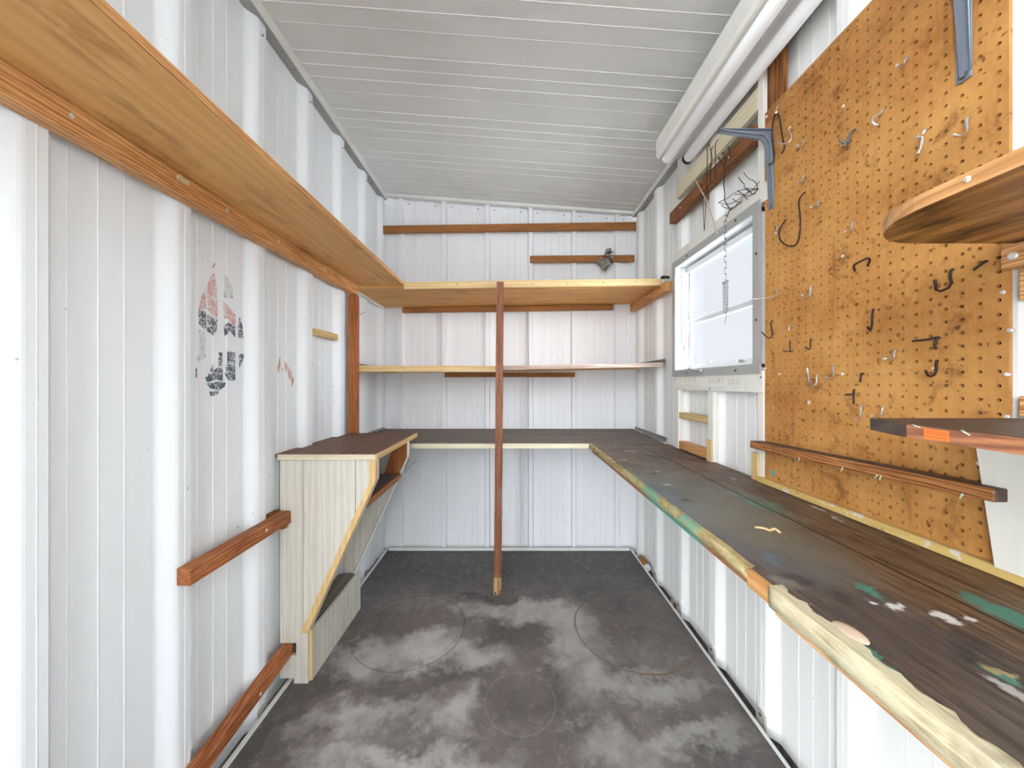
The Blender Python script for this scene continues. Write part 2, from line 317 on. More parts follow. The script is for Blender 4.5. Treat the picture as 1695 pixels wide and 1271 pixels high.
# ------------------------------------------------------------------ geometry
class MB:
    def __init__(s): s.bm = bmesh.new()
    def hexa(s, p, mi=0, bev=0.0):       # p: 8 corners, bottom loop then top loop
        vs = [s.bm.verts.new(Vector(q)) for q in p]
        fs = [s.bm.faces.new([vs[i] for i in f]) for f in ((3, 2, 1, 0), (4, 5, 6, 7), (0, 1, 5, 4), (1, 2, 6, 5), (2, 3, 7, 6), (3, 0, 4, 7))]
        for f in fs: f.material_index = mi
        if bev:
            es = list({e for f in fs for e in f.edges}); bmesh.ops.bevel(s.bm, geom=es, offset=bev, segments=1, affect='EDGES')
        return fs
    def box(s, x0, x1, y0, y1, z0, z1, mi=0, bev=0.0):
        x0, x1 = sorted((x0, x1)); y0, y1 = sorted((y0, y1)); z0, z1 = sorted((z0, z1))
        return s.hexa([(x0, y0, z0), (x1, y0, z0), (x1, y1, z0), (x0, y1, z0), (x0, y0, z1), (x1, y0, z1), (x1, y1, z1), (x0, y1, z1)], mi, bev)
    def prism(s, pts, a, b, axis='Y', mi=0):   # polygon in the plane normal to axis, extruded a..b
        def mk(u, v, w): return {'Y': (u, w, v), 'X': (w, u, v), 'Z': (u, v, w)}[axis]
        A = [s.bm.verts.new(mk(u, v, a)) for u, v in pts]; B = [s.bm.verts.new(mk(u, v, b)) for u, v in pts]
        fs = [s.bm.faces.new(A), s.bm.faces.new(B[::-1])]; n = len(pts)
        for i in range(n): fs.append(s.bm.faces.new([A[i], B[i], B[(i+1) % n], A[(i+1) % n]]))
        for f in fs: f.material_index = mi
        return fs
    def tube(s, pts, r, seg=8, cap=True, smooth=True, sub=0):
        pts = [Vector(p) for p in pts]
        for _ in range(sub):
            q = [pts[0]]
            for a, b in zip(pts, pts[1:]): q += [a*.75+b*.25, a*.25+b*.75]
            pts = q+[pts[-1]]
        rr = r if callable(r) else (lambda t: r)
        rings = []; up = None
        for i, p in enumerate(pts):
            t = (pts[min(i+1, len(pts)-1)]-pts[max(i-1, 0)])
            if t.length < 1e-9: t = Vector((0, 0, 1))
            t.normalize()
            if up is None: up = t.orthogonal().normalized()
            up = (up-t*up.dot(t)); up = up.normalized() if up.length > 1e-6 else t.orthogonal().normalized()
            w = t.cross(up); R = rr(i/max(1, len(pts)-1))
            rings.append([s.bm.verts.new(p+(up*math.cos(k*2*math.pi/seg)+w*math.sin(k*2*math.pi/seg))*R) for k in range(seg)])
        for a, b in zip(rings, rings[1:]):
            for k in range(seg):
                f = s.bm.faces.new([a[k], a[(k+1) % seg], b[(k+1) % seg], b[k]]); f.smooth = smooth
        if cap:
            s.bm.faces.new(rings[0][::-1]); s.bm.faces.new(rings[-1])
    def lathe(s, c, axis, prof, seg=20):  # prof: (distance along axis, radius)
        c = Vector(c); ax = Vector(axis).normalized(); u = ax.orthogonal().normalized(); w = ax.cross(u)
        rings = [[s.bm.verts.new(c+ax*h+(u*math.cos(k*2*math.pi/seg)+w*math.sin(k*2*math.pi/seg))*max(r, 1e-4)) for k in range(seg)] for h, r in prof]
        for a, b in zip(rings, rings[1:]):
            for k in range(seg):
                f = s.bm.faces.new([a[k], a[(k+1) % seg], b[(k+1) % seg], b[k]]); f.smooth = True
        s.bm.faces.new(rings[0][::-1]); s.bm.faces.new(rings[-1])
    def screw(s, c, n, r=.005, mi=0):
        c = Vector(c); n = Vector(n).normalized()
        before = set(s.bm.faces)
        s.lathe(c-n*.004, n, [(0, r), (.005, r), (.0065, r*.6)], 10)
        for f in set(s.bm.faces)-before: f.material_index = mi
    def build(s, name, mats, parent=None, origin=None, keep=False):
        bmesh.ops.recalc_face_normals(s.bm, faces=s.bm.faces[:])
        me = bpy.data.meshes.new(name); s.bm.to_mesh(me); s.bm.free()
        for m in (mats if isinstance(mats, (list, tuple)) else [mats]): me.materials.append(m)
        o = bpy.data.objects.new(name, me); COL.objects.link(o)
        if keep: return setpar(o, parent)
        vs = [v.co for v in me.vertices]
        lo = Vector([min(v[i] for v in vs) for i in range(3)]); hi = Vector([max(v[i] for v in vs) for i in range(3)])
        c = Vector(origin) if origin is not None else Vector(((lo.x+hi.x)/2, (lo.y+hi.y)/2, lo.z))
        for v in me.vertices: v.co -= c
        o.location = c
        return setpar(o, parent)
def wloc(o):
    v = Vector((0, 0, 0))
    while o: v = v+o.location; o = o.parent
    return v
def setpar(o, parent):
    if parent is not None:
        o.location = o.location-wloc(parent); o.parent = parent
    return o
def tag(o, label, cat, group=None, kind=None):
    o['label'] = label; o['category'] = cat
    if group: o['group'] = group
    if kind: o['kind'] = kind
    return o
def struct(o): o['kind'] = 'structure'; return o
def empty(name, loc, label=None, cat=None, group=None):
    o = bpy.data.objects.new(name, None); COL.objects.link(o); o.location = loc; o.empty_display_size = .05
    if label: tag(o, label, cat, group)
    return o
def screws(parent, pts, n, mat=None, r=.005, name='screw'):
    for p in pts:
        b = MB(); b.screw(p, n, r); b.build(name, mat or SCREW, parent)
def board(name, mat, x0, x1, y0, y1, z0, z1, parent=None, bev=.0015):
    b = MB(); b.box(x0, x1, y0, y1, z0, z1, 0, bev); return b.build(name, mat, parent)
def tilt_x(name, mat, x0, x1, y0, y1, za0, za1, zb0, zb1, parent=None, bev=.0015):   # heights za at x0, zb at x1
    b = MB(); b.hexa([(x0, y0, za0), (x1, y0, zb0), (x1, y1, zb0), (x0, y1, za0), (x0, y0, za1), (x1, y0, zb1), (x1, y1, zb1), (x0, y1, za1)], 0, bev)
    return b.build(name, mat, parent)
def tilt_y(name, mat, x0, x1, y0, y1, za0, za1, zb0, zb1, parent=None, bev=.0015):   # heights za at y0, zb at y1
    b = MB(); b.hexa([(x0, y0, za0), (x1, y0, za0), (x1, y1, zb0), (x0, y1, zb0), (x0, y0, za1), (x1, y0, za1), (x1, y1, zb1), (x0, y1, zb1)], 0, bev)
    return b.build(name, mat, parent)

# ------------------------------------------------------------------ shell
YF = -2.0                                # unseen front end, set back to even out the daylight
def ceil_z(x): return 2.527-(x+.905)*.0735
def profile(far0, y0, y1, pitch=.303, depth=.027):
    pts = []; k0 = int((y0-far0)/pitch)-2
    for k in range(k0, k0+22):
        d = far0+k*pitch
        pts += [(d-.078+.046*i/9, depth*(.5-.5*math.cos(math.pi*i/9))) for i in range(10)]+[(d-.018, depth), (d-.017, depth+.001), (d-.0155, depth), (d, depth), (d+.002, depth-.002), (d+.020, .002), (d+.024, 0)]
        for c in (.050, .105, .158): pts += [(d+c-.0016, 0), (d+c, .0012), (d+c+.0016, 0)]
    pts.sort(key=lambda q: q[0])
    def at(y):
        for a, b in zip(pts, pts[1:]):
            if a[0] <= y <= b[0]:
                t = (y-a[0])/max(1e-9, b[0]-a[0]); return a[1]+(b[1]-a[1])*t
        return 0
    return [(y0, at(y0))]+[p for p in pts if y0 < p[0] < y1]+[(y1, at(y1))]
def wall_patch(mb, prof, place, z0, z1, back=.03):
    n = len(prof)
    lo = [mb.bm.verts.new(place(a, o, z0(a) if callable(z0) else z0)) for a, o in prof]
    hi = [mb.bm.verts.new(place(a, o, z1(a) if callable(z1) else z1)) for a, o in prof]
    bl = [mb.bm.verts.new(place(a, -back, z0(a) if callable(z0) else z0)) for a, o in prof]
    bh = [mb.bm.verts.new(place(a, -back, z1(a) if callable(z1) else z1)) for a, o in prof]
    for i in range(n-1):
        for q in ([lo[i], lo[i+1], hi[i+1], hi[i]], [bl[i+1], bl[i], bh[i], bh[i+1]], [lo[i], bl[i], bl[i+1], lo[i+1]], [hi[i+1], bh[i+1], bh[i], hi[i]]):
            mb.bm.faces.new(q)
    mb.bm.faces.new([lo[0], hi[0], bh[0], bl[0]]); mb.bm.faces.new([lo[-1], bl[-1], bh[-1], hi[-1]])

# left wall
OA, OB = YF+.06, -.75  # unseen gap in the left wall, added to let daylight in
b = MB(); pl = lambda a, o, z: (-.927+o, a, z)
wall_patch(b, profile(.682, OB, 2.55), pl, -.04, 2.484); wall_patch(b, profile(.682, YF, OA), pl, -.04, 2.484)
wl = struct(b.build('wall_left', BLUEW, keep=True))
# right wall with the window opening
b = MB(); pr = lambda a, o, z: (.912-o, a, z)
WY0, WY1, WZ0, WZ1 = 1.235, 1.82, 1.245, 1.782
RB = OA+.001; wall_patch(b, profile(1.255, RB, WY0), pr, -.04, 2.362); wall_patch(b, profile(1.255, YF, OA), pr, -.04, 2.362); wall_patch(b, profile(1.255, WY1, 2.55), pr, -.04, 2.362)
wall_patch(b, profile(1.255, WY0, WY1), pr, -.04, WZ0); wall_patch(b, profile(1.255, WY0, WY1), pr, WZ1, 2.362)
wr = struct(b.build('wall_right', WHITER, keep=True))
# back wall
bp = [(-.93, 0)]
for k in range(6):
    c = -.784+k*.3086
    bp += [(c-.02, 0), (c-.0135, .03), (c+.0135, .03), (c+.02, 0)]
    for e in (.075, .10, .15, .20, .235):
        if c+e < .9: bp += [(c+e-.002, 0), (c+e, .002), (c+e+.002, 0)]
bp += [(.915, 0)]; bp.sort()
b = MB(); wall_patch(b, bp, lambda a, o, z: (a, 2.52-o, z), -.04, lambda a: ceil_z(a)-.002)
wb = struct(b.build('wall_back', WHITE, keep=True))
# ceiling: creased panels running across the room
b = MB(); yy = []
y = YF-.05; k = 0
js = [1.40+.303*i for i in range(-13, 5)]
for j in js:
    for o in (.012, .073, .134): yy += [(j+o-.0025, 0), (j+o, .0018), (j+o+.0025, 0)]
    yy += [(j-.10, 0), (j-.098, .001), (j-.096, 0)]
yy = sorted([q for q in yy if YF-.05 < q[0] < 2.54]+[(YF-.06, 0), (2.555, 0)])
def cpt(x, y, o): return (x, y, ceil_z(x)-o)
for (xa, xb) in ((-.955, .945),):
    a = [b.bm.verts.new(cpt(xa, y, o)) for y, o in yy]; c = [b.bm.verts.new(cpt(xb, y, o)) for y, o in yy]
    ta = [b.bm.verts.new(cpt(xa, y, -.04)) for y, o in yy]; tc_ = [b.bm.verts.new(cpt(xb, y, -.04)) for y, o in yy]
    for i in range(len(yy)-1):
        b.bm.faces.new([a[i], a[i+1], c[i+1], c[i]]); b.bm.faces.new([ta[i], tc_[i], tc_[i+1], ta[i+1]])
        b.bm.faces.new([a[i], ta[i], ta[i+1], a[i+1]]); b.bm.faces.new([c[i], c[i+1], tc_[i+1], tc_[i]])
    b.bm.faces.new([a[0], c[0], tc_[0], ta[0]]); b.bm.faces.new([a[-1], ta[-1], tc_[-1], c[-1]])
struct(b.build('ceiling', CEIL, keep=True))
DW = .14; b = MB(); b.box(-.95, -DW, YF-.06, YF-.005, -.05, 2.35); b.box(DW, .95, YF-.06, YF-.005, -.05, 2.35); struct(b.build('added_front_wall', WHITE, keep=True))  # added unseen wall, its slit sized to trim the incoming daylight
# floor slab, ground below and outside
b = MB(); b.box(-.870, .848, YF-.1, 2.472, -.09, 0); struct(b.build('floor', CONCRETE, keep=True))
b = MB(); b.box(-1.1, 1.1, YF-.1, 2.7, -.10, -.055); struct(b.build('trim_1', DIRT, keep=True))
b = MB(); b.box(-14, 14, -16, YF-.1, -.16, -.095); struct(b.build('trim_2', GROUND, keep=True))
# slab edge angles
for nm, a in (('baseboard_left', (-.884, -.868, YF, 2.47, -.05, .006)), ('baseboard_right', (.846, .857, YF, 2.47, -.05, .006)), ('baseboard_back', (-.86, .84, 2.466, 2.482, -.05, .018))):
    b = MB(); b.box(*a, 0, .002); struct(b.build(nm, TRIMW, keep=True))
# eave channels
def channel(name, x0, x1, z0, z1, lipx):
    b = MB(); b.box(x0, x1, YF, 2.50, z0, z1, 1); b.box(lipx-.002, lipx+.002, YF, 2.50, z0-.004, z1, 0)
    o = struct(b.build(name, [TRIMW, GALV], keep=True)); return o
ch = channel('trim_3', -.945, -.884, 2.484, 2.522, -.882)
for k in range(-1, 6):
    for t in (.09, .17):
        screws(ch, [(-.902, .682+.303*k+t, 2.486)], (0, 0, -1), DKSCREW, .004)
ch = channel('trim_4', .868, .925, 2.362, 2.388, .866)
b = MB()
b.hexa([(-.90, 2.475, ceil_z(-.9)-.022), (.88, 2.475, ceil_z(.88)-.022), (.88, 2.505, ceil_z(.88)-.022), (-.90, 2.505, ceil_z(-.9)-.022),
        (-.90, 2.475, ceil_z(-.9)-.001), (.88, 2.475, ceil_z(.88)-.001), (.88, 2.505, ceil_z(.88)-.001), (-.90, 2.505, ceil_z(-.9)-.001)], 0, .001)
struct(b.build('trim_5', TRIMW, keep=True))
# rivets on the pan flats and dirty foot tabs with bolts on the ribs
for k in range(1, 7):
    d = .682+.303*k-.018
    if d < 2.5:
        screws(wl, [(-.90, d, 2.44)], (1, 0, 0), DKSCREW, .004, 'rivet')
for k in range(6):
    for dx in (.05, .24):
        X = -.784+.3086*k+dx
        if X < .88: screws(wb, [(X, 2.52, ceil_z(X)-.045)], (0, -1, 0), DKSCREW, .004, 'rivet')
FT = plain('grimy_foot_tab', lin(176, 172, 164), .5)
for k in range(-2, 5):
    d = 1.255+.303*k-.02
    if d > 2.4: continue
    b = MB(); q = [(d-.022, -.045), (d+.022, -.045), (d+.022, .012)]+[(d+.022*math.cos(t), .012+.016*math.sin(t)) for t in [math.pi*i/8 for i in range(1, 8)]]+[(d-.022, .012)]
    b.prism(q, .879, .886, 'X'); t = b.build('foot_tab', FT, wr); screws(t, [(.879, d, .012)], (-1, 0, 0), DKSCREW, .006, 'bolt')
for k in range(0, 6):
    d = .682+.303*k-.02
    b = MB(); q = [(d-.022, -.045), (d+.022, -.045), (d+.022, .006)]+[(d+.022*math.cos(t), .006+.012*math.sin(t)) for t in [math.pi*i/8 for i in range(1, 8)]]+[(d-.022, .006)]
    b.prism(q, -.901, -.894, 'X'); b.build('foot_tab', FT, wl)

# ------------------------------------------------------------------ upper shelves
t = tag(board('plywood_shelf', PLY, -.898, -.605, -.5, 1.972, 1.730, 1.748), 'long orange plywood shelf running along the left wall, seen from below', 'shelf')
b = MB(); b.box(-.606, -.602, -.5, 1.970, 1.7295, 1.7485, 0, .0008); b.build('edge_band', CLEAT_Y, t)
t = tag(tilt_y('shelf_cleat', CLEAT_Y, -.899, -.862, -.5, 1.975, 1.668, 1.7295, 1.674, 1.7295), 'long red-brown wooden batten carrying the plywood shelf on the left wall', 'batten')
screws(t, [(-.862, y, 1.705) for y in (.688, 1.065, 1.30, 1.62)], (1, 0, 0))
b = MB(); b.lathe((-.857, .905, 1.712), (.12, -1, .05), [(-.030, .0035), (-.026, .0065), (0, .0075), (.001, .0072), (.001, .0035), (-.004, .0030)], 14); tag(b.build('plastic_wall_plug', plain('ivory_plastic', lin(218, 200, 152), .4)), 'small ivory plastic plug stuck on the left wall shelf batten', 'plug')
t = empty('pine_shelf', (0, 2.2, 1.72), 'knotty pine shelf across the back wall with pale front edge, topmost back shelf', 'shelf')
tilt_x('shelf_plank', PLYX, -.895, .855, 1.982, 2.235, 1.713, 1.732, 1.738, 1.757, t)
tilt_x('shelf_plank', PLYX, -.895, .855, 2.238, 2.488, 1.713, 1.732, 1.740, 1.759, t)
o = tilt_x('front_strip', PALE_X, -.600, .8445, 1.966, 1.980, 1.708, 1.748, 1.728, 1.768, t)
screws(o, [(x, 1.966, 1.733+x*.0137+.004) for x in (-.3, .12, .32, .52, .70)], (0, -1, 0), DKSCREW, .003)
tag(tilt_x('shelf_cleat', CLEAT_X, -.765, .725, 2.470, 2.4895, 1.676, 1.7125, 1.697, 1.7365), 'long red-brown batten on back wall under the topmost pine shelf', 'batten')
t = tag(board('shelf_cleat', CLEAT_Y, .846, .884, 1.915, 2.488, 1.685, 1.7365), 'short red-brown batten on right wall holding end of topmost back shelf', 'batten')
b = MB(); b.box(.846, .872, 1.96, 1.985, 1.768, 1.782, 0, .004); b.lathe((.862, 1.95, 1.77), (1, .3, 0), [(0, .007), (.02, .008), (.026, .003)], 10)
tag(b.build('rubber_scrap', BLACK), 'black rubber scrap on right end of topmost back shelf', 'scrap')
t = tag(board('support_post', POST_Z, -.905, -.861, 1.952, 1.992, .8445, 1.6735), 'reddish wooden post on left wall between bench and plywood shelf', 'post')
# metal angle on the left wall just below the pine shelf
b = MB(); b.box(-.899, -.882, 2.0, 2.46, 1.700, 1.7125, 0, .001); tag(b.build('shelf_angle', ALUW), 'white metal angle on left wall under the pine shelf end', 'bracket')

# middle shelf
t = empty('narrow_shelf', (0, 2.2, 1.25), 'middle back shelf, pale left edge and greyish pink right edge', 'shelf')
tilt_x('shelf_plank', PLYX, -.882, .862, 2.002, 2.488, 1.250, 1.266, 1.276, 1.292, t)
tilt_x('front_strip', PALE_X, -.884, -.062, 1.988, 2.001, 1.243, 1.281, 1.244, 1.278, t)['label'] = 'pale pine front strip'
tilt_x('front_strip', PINK_X, -.060, .866, 1.988, 2.001, 1.254, 1.277, 1.272, 1.297, t)['label'] = 'greyish pink front strip'
tag(board('shelf_cleat', CLEAT_X, -.468, .452, 2.47, 2.4895, 1.222, 1.2535), 'short dark batten on back wall under the middle shelf', 'batten')
for (x0, x1, z, lb) in ((-.896, -.872, 1.2675, 'dark grey metal strip lying on left end of middle shelf'), (.856, .882, 1.2925, 'dark grey metal strip lying on right end of middle shelf')):
    b = MB(); b.box(x0, x1, 2.003, 2.466, z, z+.004, 0, .0005); xx = x0 if x0 < 0 else x1; b.box(xx-.002, xx+.002, 2.003, 2.466, z, z+.026, 0, .0005)
    tag(b.build('metal_strip', plain('dull_grey_metal', lin(110, 112, 114), .45, .5)), lb, 'strip')

# boards on back wall
t = tag(tilt_x('wall_batten', CLEAT_X, -.912, .884, 2.468, 2.4895, 2.238, 2.289, 2.264, 2.316), 'long brown batten across the back wall just below the ceiling', 'batten')
t = tag(tilt_x('wall_batten', CLEAT_X, .136, .872, 2.47, 2.4895, 2.032, 2.078, 2.038, 2.084), 'short brown batten at right of the back wall, holding a grey bundle', 'batten')
screws(t, [(x, 2.47, 2.055) for x in (.20, .45, .80)], (0, -1, 0), DKSCREW, .004)
# grey bundle hung on the batten
g = empty('grey_bundle', (.69, 2.44, 2.0), 'crumpled grey cloth-like bundle hanging on the short back wall batten', 'bundle')
def lump(parent, name, c, s, seed, mat=TAPE, rot=0, rough=.22):
    bm = bmesh.new(); bmesh.ops.create_icosphere(bm, subdivisions=3, radius=1); rnd = random.Random(seed)
    dirs = [Vector((rnd.uniform(-1, 1), rnd.uniform(-1, 1), rnd.uniform(-1, 1))).normalized() for _ in range(14)]
    for v in bm.verts:
        k = 1+rough*max((v.co.dot(d)**5 if v.co.dot(d) > 0 else 0) for d in dirs)-rough*.5
        sq = max(abs(v.co.x), abs(v.co.z)); v.co = v.co*k/(.55+.45*sq)
        v.co = Vector((v.co.x*s[0], v.co.y*s[1], v.co.z*s[2]))
        ca, sa = math.cos(rot), math.sin(rot); v.co = Vector((v.co.x*ca-v.co.z*sa, v.co.y, v.co.x*sa+v.co.z*ca))
        v.co += Vector(c)
    m = MB(); m.bm.free(); m.bm = bm; return m.build(name, mat, parent)
lump(g, 'crown', (.685, 2.456, 2.105), (.022, .018, .018), 1, rot=.1)
lump(g, 'fold', (.622, 2.456, 2.035), (.018, .018, .024), 2, rot=-.7)
lump(g, 'body', (.660, 2.449, 2.015), (.034, .022, .030), 3, rot=.5)
lump(g, 'fold', (.692, 2.456, 2.06), (.022, .016, .02), 4, rot=.3)
lump(g, 'tail', (.662, 2.456, 1.983), (.010, .012, .018), 5)
b = MB(); b.tube([(.655, 2.455, 2.078), (.69, 2.428, 2.09), (.72, 2.455, 2.095)], .003, 6); b.tube([(.655, 2.45, 2.065), (.69, 2.42, 2.05), (.715, 2.45, 2.02)], .003, 6, sub=1); b.build('strap', BLACK, g)

# ------------------------------------------------------------------ pole
b = MB()
def yrow(x0, x1, y0, y1, z): return [(x0, y0, z), (x1, y0, z), (x1, y1, z), (x0, y1, z)]
lo = yrow(-.0945, -.052, 1.943, 1.9645, .10); hi = yrow(-.079, -.039, 1.943, 1.9645, 1.742)
b.hexa(lo+hi, 0, .0015); t = tag(b.build('pole', POLE_Z, origin=(-.07, 1.954, 0)), 'weathered wooden pole standing upright in the middle of the floor', 'pole')
b = MB(); rnd = random.Random(3)
for i in range(6):
    x = -.0945+.0071*i; h = [.0, .02, .0, .012, .0, .03][i]
    b.hexa([(x-.002, 1.946, h), (x+.0045, 1.946, h), (x+.0035, 1.958, h+.004), (x-.001, 1.958, h+.004), (x, 1.9435, .10+.02*(i % 3)), (x+.0068, 1.9435, .10+.02*(i % 3)), (x+.0068, 1.9640, .10), (x, 1.9640, .10)])
b.build('splintered_end', SPLINT, t)

# ------------------------------------------------------------------ benches
t = empty('workbench', (0, 2.2, .82), 'grey-brown workbench board across the back wall with pale front edge', 'workbench')
tilt_y('bench_plank', BENCHX, -.888, .868, 1.978, 2.235, .814, .838, .822, .846, t); tilt_y('bench_plank', BENCHX, -.888, .868, 2.237, 2.488, .822, .846, .832, .856, t)
board('front_strip', PALEB_X, -.60, .440, 1.9655, 1.9775, .812, .840, t)
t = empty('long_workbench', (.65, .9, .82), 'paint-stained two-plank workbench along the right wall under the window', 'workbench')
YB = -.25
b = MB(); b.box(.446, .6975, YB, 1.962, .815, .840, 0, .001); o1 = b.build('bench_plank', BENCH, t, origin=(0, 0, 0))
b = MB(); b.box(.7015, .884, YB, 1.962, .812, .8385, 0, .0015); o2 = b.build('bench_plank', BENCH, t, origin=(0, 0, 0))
def ragged(name, mat, x0, x1, y0, y1, z0, z1, n, amp, seed, parent, over=0.0):
    bm = bmesh.new(); rnd = random.Random(seed); L = []; prev = [0]*6
    for i in range(n+1):
        y = y0+(y1-y0)*i/n; a = [.72*q+.6*rnd.uniform(-amp, amp) for q in prev]; prev = a
        L.append([bm.verts.new(q) for q in ((x0+a[0]*.5, y, z0+a[1]*.4), (x0+a[2]*.8-.001, y, (z0+z1)/2+a[3]), (x0+.002+a[4]*.8, y, z1+a[5]*.3), (x0+.012+over*(.5+.5*math.sin(i*1.7+seed))+abs(a[1])*1.5, y, z1+.0012), (x1+over, y, z1-.002), (x1, y, z0))])
    for A, B in zip(L, L[1:]):
        for k in range(6): bm.faces.new([A[k], A[(k+1) % 6], B[(k+1) % 6], B[k]]).smooth = k in (0, 1)
    bm.faces.new(L[0]); bm.faces.new(L[-1][::-1]); m = MB(); m.bm.free(); m.bm = bm; return m.build(name, mat, parent, origin=(0, 0, 0))
ragged('worn_edge', BEDGE, .438, .446, .648, 1.962, .817, .8405, 60, .0022, 4, t)
ragged('split_edge', SPLIT, .432, .446, YB, .588, .806, .8405, 70, .0028, 9, t, .010)
board('edge_block', wood('orange_fir_block', lin(186, 128, 74), lin(220, 170, 112), 'Y', .6, .9), .435, .446, .590, .646, .806, .838, t)
b = MB(); b.box(.452, .476, .60, 1.95, .796, .8145, 0, .001); b.build('edge_cleat', UNDER, t, origin=(0, 0, 0))
b = MB(); b.box(.444, .47, YB, .592, .788, .806, 0, .004); b.build('edge_cleat', CLEAT_Y, t, origin=(0, 0, 0))
b = MB(); b.lathe((.463, .478, .8398), (0, 0, 1), [(0, .014), (.0012, .013), (.0018, .006)], 14)
for v in b.bm.verts: v.co.y = .478+(v.co.y-.478)*1.7; v.co.z = max(v.co.z, .8398)
tag(b.build('paint_drip', plain('peach_paint', lin(232, 206, 180), .5)), 'dried peach paint drip near the split front edge of the right bench', 'paint drip')
rnd = random.Random(5)
b = MB(); pts = [(.585+rnd.uniform(-.012, .012), .80+rnd.uniform(-.014, .014)) for _ in range(3)]
b.tube([(.572, .82, .8425), (.582, .805, .847), (.592, .80, .8425), (.604, .803, .848), (.608, .79, .8425)], .0028, 6, sub=1)
tag(b.build('wood_shaving', PALE_Y), 'small curled pale wood shaving on the right bench', 'shaving')
t = tag(board('edge_strip', YSTRIP, .852, .868, YB, 1.212, .840, .8585), 'chipped yellow strip along foot of the pegboard on the right bench', 'strip')
b = MB(); b.box(.860, .884, 1.985, 2.30, .8475, .853, 0, .001); b.box(.880, .884, 1.985, 2.485, .853, .872, 0, .0005); tag(b.build('corner_angle', GALV), 'grey metal angle on back bench against the right wall', 'bracket')
b = MB(); b.box(-.899, -.895, 2.2, 2.48, .848, .870, 0, .0005); b.box(-.899, -.876, 2.30, 2.48, .8575, .861, 0, .0005); tag(b.build('corner_angle', GALV), 'grey metal angle on back bench against the left wall', 'bracket')

# ------------------------------------------------------------------ cabinet by the left wall
t = empty('slanted_cabinet', (-.72, 1.6, 0), 'whitewashed wooden cabinet with slanted open front and brown top, left wall', 'cabinet')
Y0 = 1.375
b = MB()
b.prism([(-.905, .884), (-.816, .884), (-.816, .222), (-.820, .20), (-.797, .20), (-.797, 0.001), (-.852, 0.001), (-.852, .022), (-.905, .022), (-.905, .112), (-.842, .112), (-.842, .160), (-.905, .160)], Y0, Y0+.014)
b.prism([(-.814, .884), (-.611, .884), (-.611, .666), (-.814, .224)], Y0, Y0+.014); b.prism([(-.609, .884), (-.553, .884), (-.553, .792), (-.609, .670)], Y0, Y0+.014)
b.build('near_side_panel', WASH_Z, t)
tr = [(-.554, .884), (-.530, .884), (-.530, .798), (-.797, .20), (-.826, .20), (-.554, .790)]
b = MB(); b.prism(tr, Y0-.003, Y0+.016); b.build('edge_trim', YELTRIM, t)['label'] = 'yellow pine edge trim'
b = MB(); b.prism([(x-.0005, z) for x, z in tr], Y0+.016, Y0+.036); b.build('inner_stile', WASH_Z, t)
b = MB(); b.box(-.802, -.786, Y0+.014, Y0+.0185, .001, .2); b.build('corner_trim', YELTRIM, t)
b = MB(); X1 = .459
for (xa, xb) in ((-.875, -.822), (-.820, -.722), (-.720, -.542)):
    za = max(.0, .79-(-.554-xa)/X1-.02); zb = .79-(-.554-xb)/X1-.02
    if xa < -.83: pts = [(xa, .884), (xb, .884), (xb, .02), (xa, .02)]
    else: pts = [(xa, .884), (xb, .884), (xb, min(zb, .80)), (xa, za)]
    b.prism(pts, 1.822, 1.836)
b.build('far_side_panel', WASH_Z, t)
b = MB(); b.prism([(-.594, .884), (-.535, .884), (-.535, .80), (-.588, .696), (-.650, .712)], 1.806, 1.8215); b.build('brace_board', BRKBROWN, t)['label'] = 'rusty brown brace board'
b = MB(); b.prism([(-.536, .884), (-.532, .884), (-.532, .80), (-.800, .20), (-.806, .20), (-.536, .798)], 1.806, 1.838); b.build('far_stile', BOARDW, t)
board('upper_shelf', GREYSHELF, -.895, -.578, Y0+.037, 1.805, .698, .712, t)['label'] = 'slate grey upper shelf'
board('shelf_lip', BRKBROWN, -.5775, -.565, Y0+.037, 1.805, .694, .716, t); board('lip_backing', GREYWOOD, -.592, -.577, Y0+.037, 1.805, .678, .6935, t)
board('lower_shelf', GREYWOOD, -.885, -.802, Y0+.02, 1.805, .186, .198, t)
b = MB()
for (ya, yb, h) in ((Y0+.0185, 1.450, .200), (1.4525, 1.671, .1975), (1.6735, 1.836, .199)): b.box(-.800, -.787, ya, yb, .0005, h, 0, .0008)
b.build('kickboard', WASH2_Z, t)
b = MB(); b.box(-.77, -.530, Y0-.004, 1.955, .889, .903, 0, .001); b.box(-.897, -.772, Y0-.004, 1.948, .889, .9025, 0, .001)
b.box(-.9225, -.8975, Y0-.004, 1.508, .889, .902); b.box(-.9225, -.8975, 1.616, 1.808, .889, .902)
o = b.build('top_board', BROWNTOP, t)
board('top_edging', PALEB_X, -.910, -.530, Y0-.010, Y0-.0045, .880, .9015, t); board('top_edging', PALE_Y, -.5295, -.521, Y0-.010, 1.955, .880, .9015, t)
# battens on the left wall beside the cabinet
t = empty('wall_batten', (-.88, 1.15, .634), 'red-brown wooden batten on left wall at cabinet mid height', 'batten')
board('batten_bar', RED_Y, -.899, -.861, .942, 1.373, .634, .681, t); board('spacer_block', DARK_Y, -.9235, -.8995, 1.312, 1.372, .650, .685, t)
board('spacer_block', DARK_Y, -.8992, -.866, 1.335, 1.36, .622, .6335, t)
screws(t, [(-.861, 1.235, .662)], (1, 0, 0))
t = tag(tilt_y('wall_batten', RED_Y, -.899, -.857, .55, 1.385, .040, .078, .116, .156), 'red-brown wooden batten low on left wall, slipping through cabinet notch', 'batten')
screws(t, [(-.857, 1.2, .115)], (1, 0, 0))
tag(board('wood_block', PALE_Y, -.9238, -.893, 1.612, 1.812, 1.400, 1.431), 'short pale wood block between two ribs of the left wall', 'block')
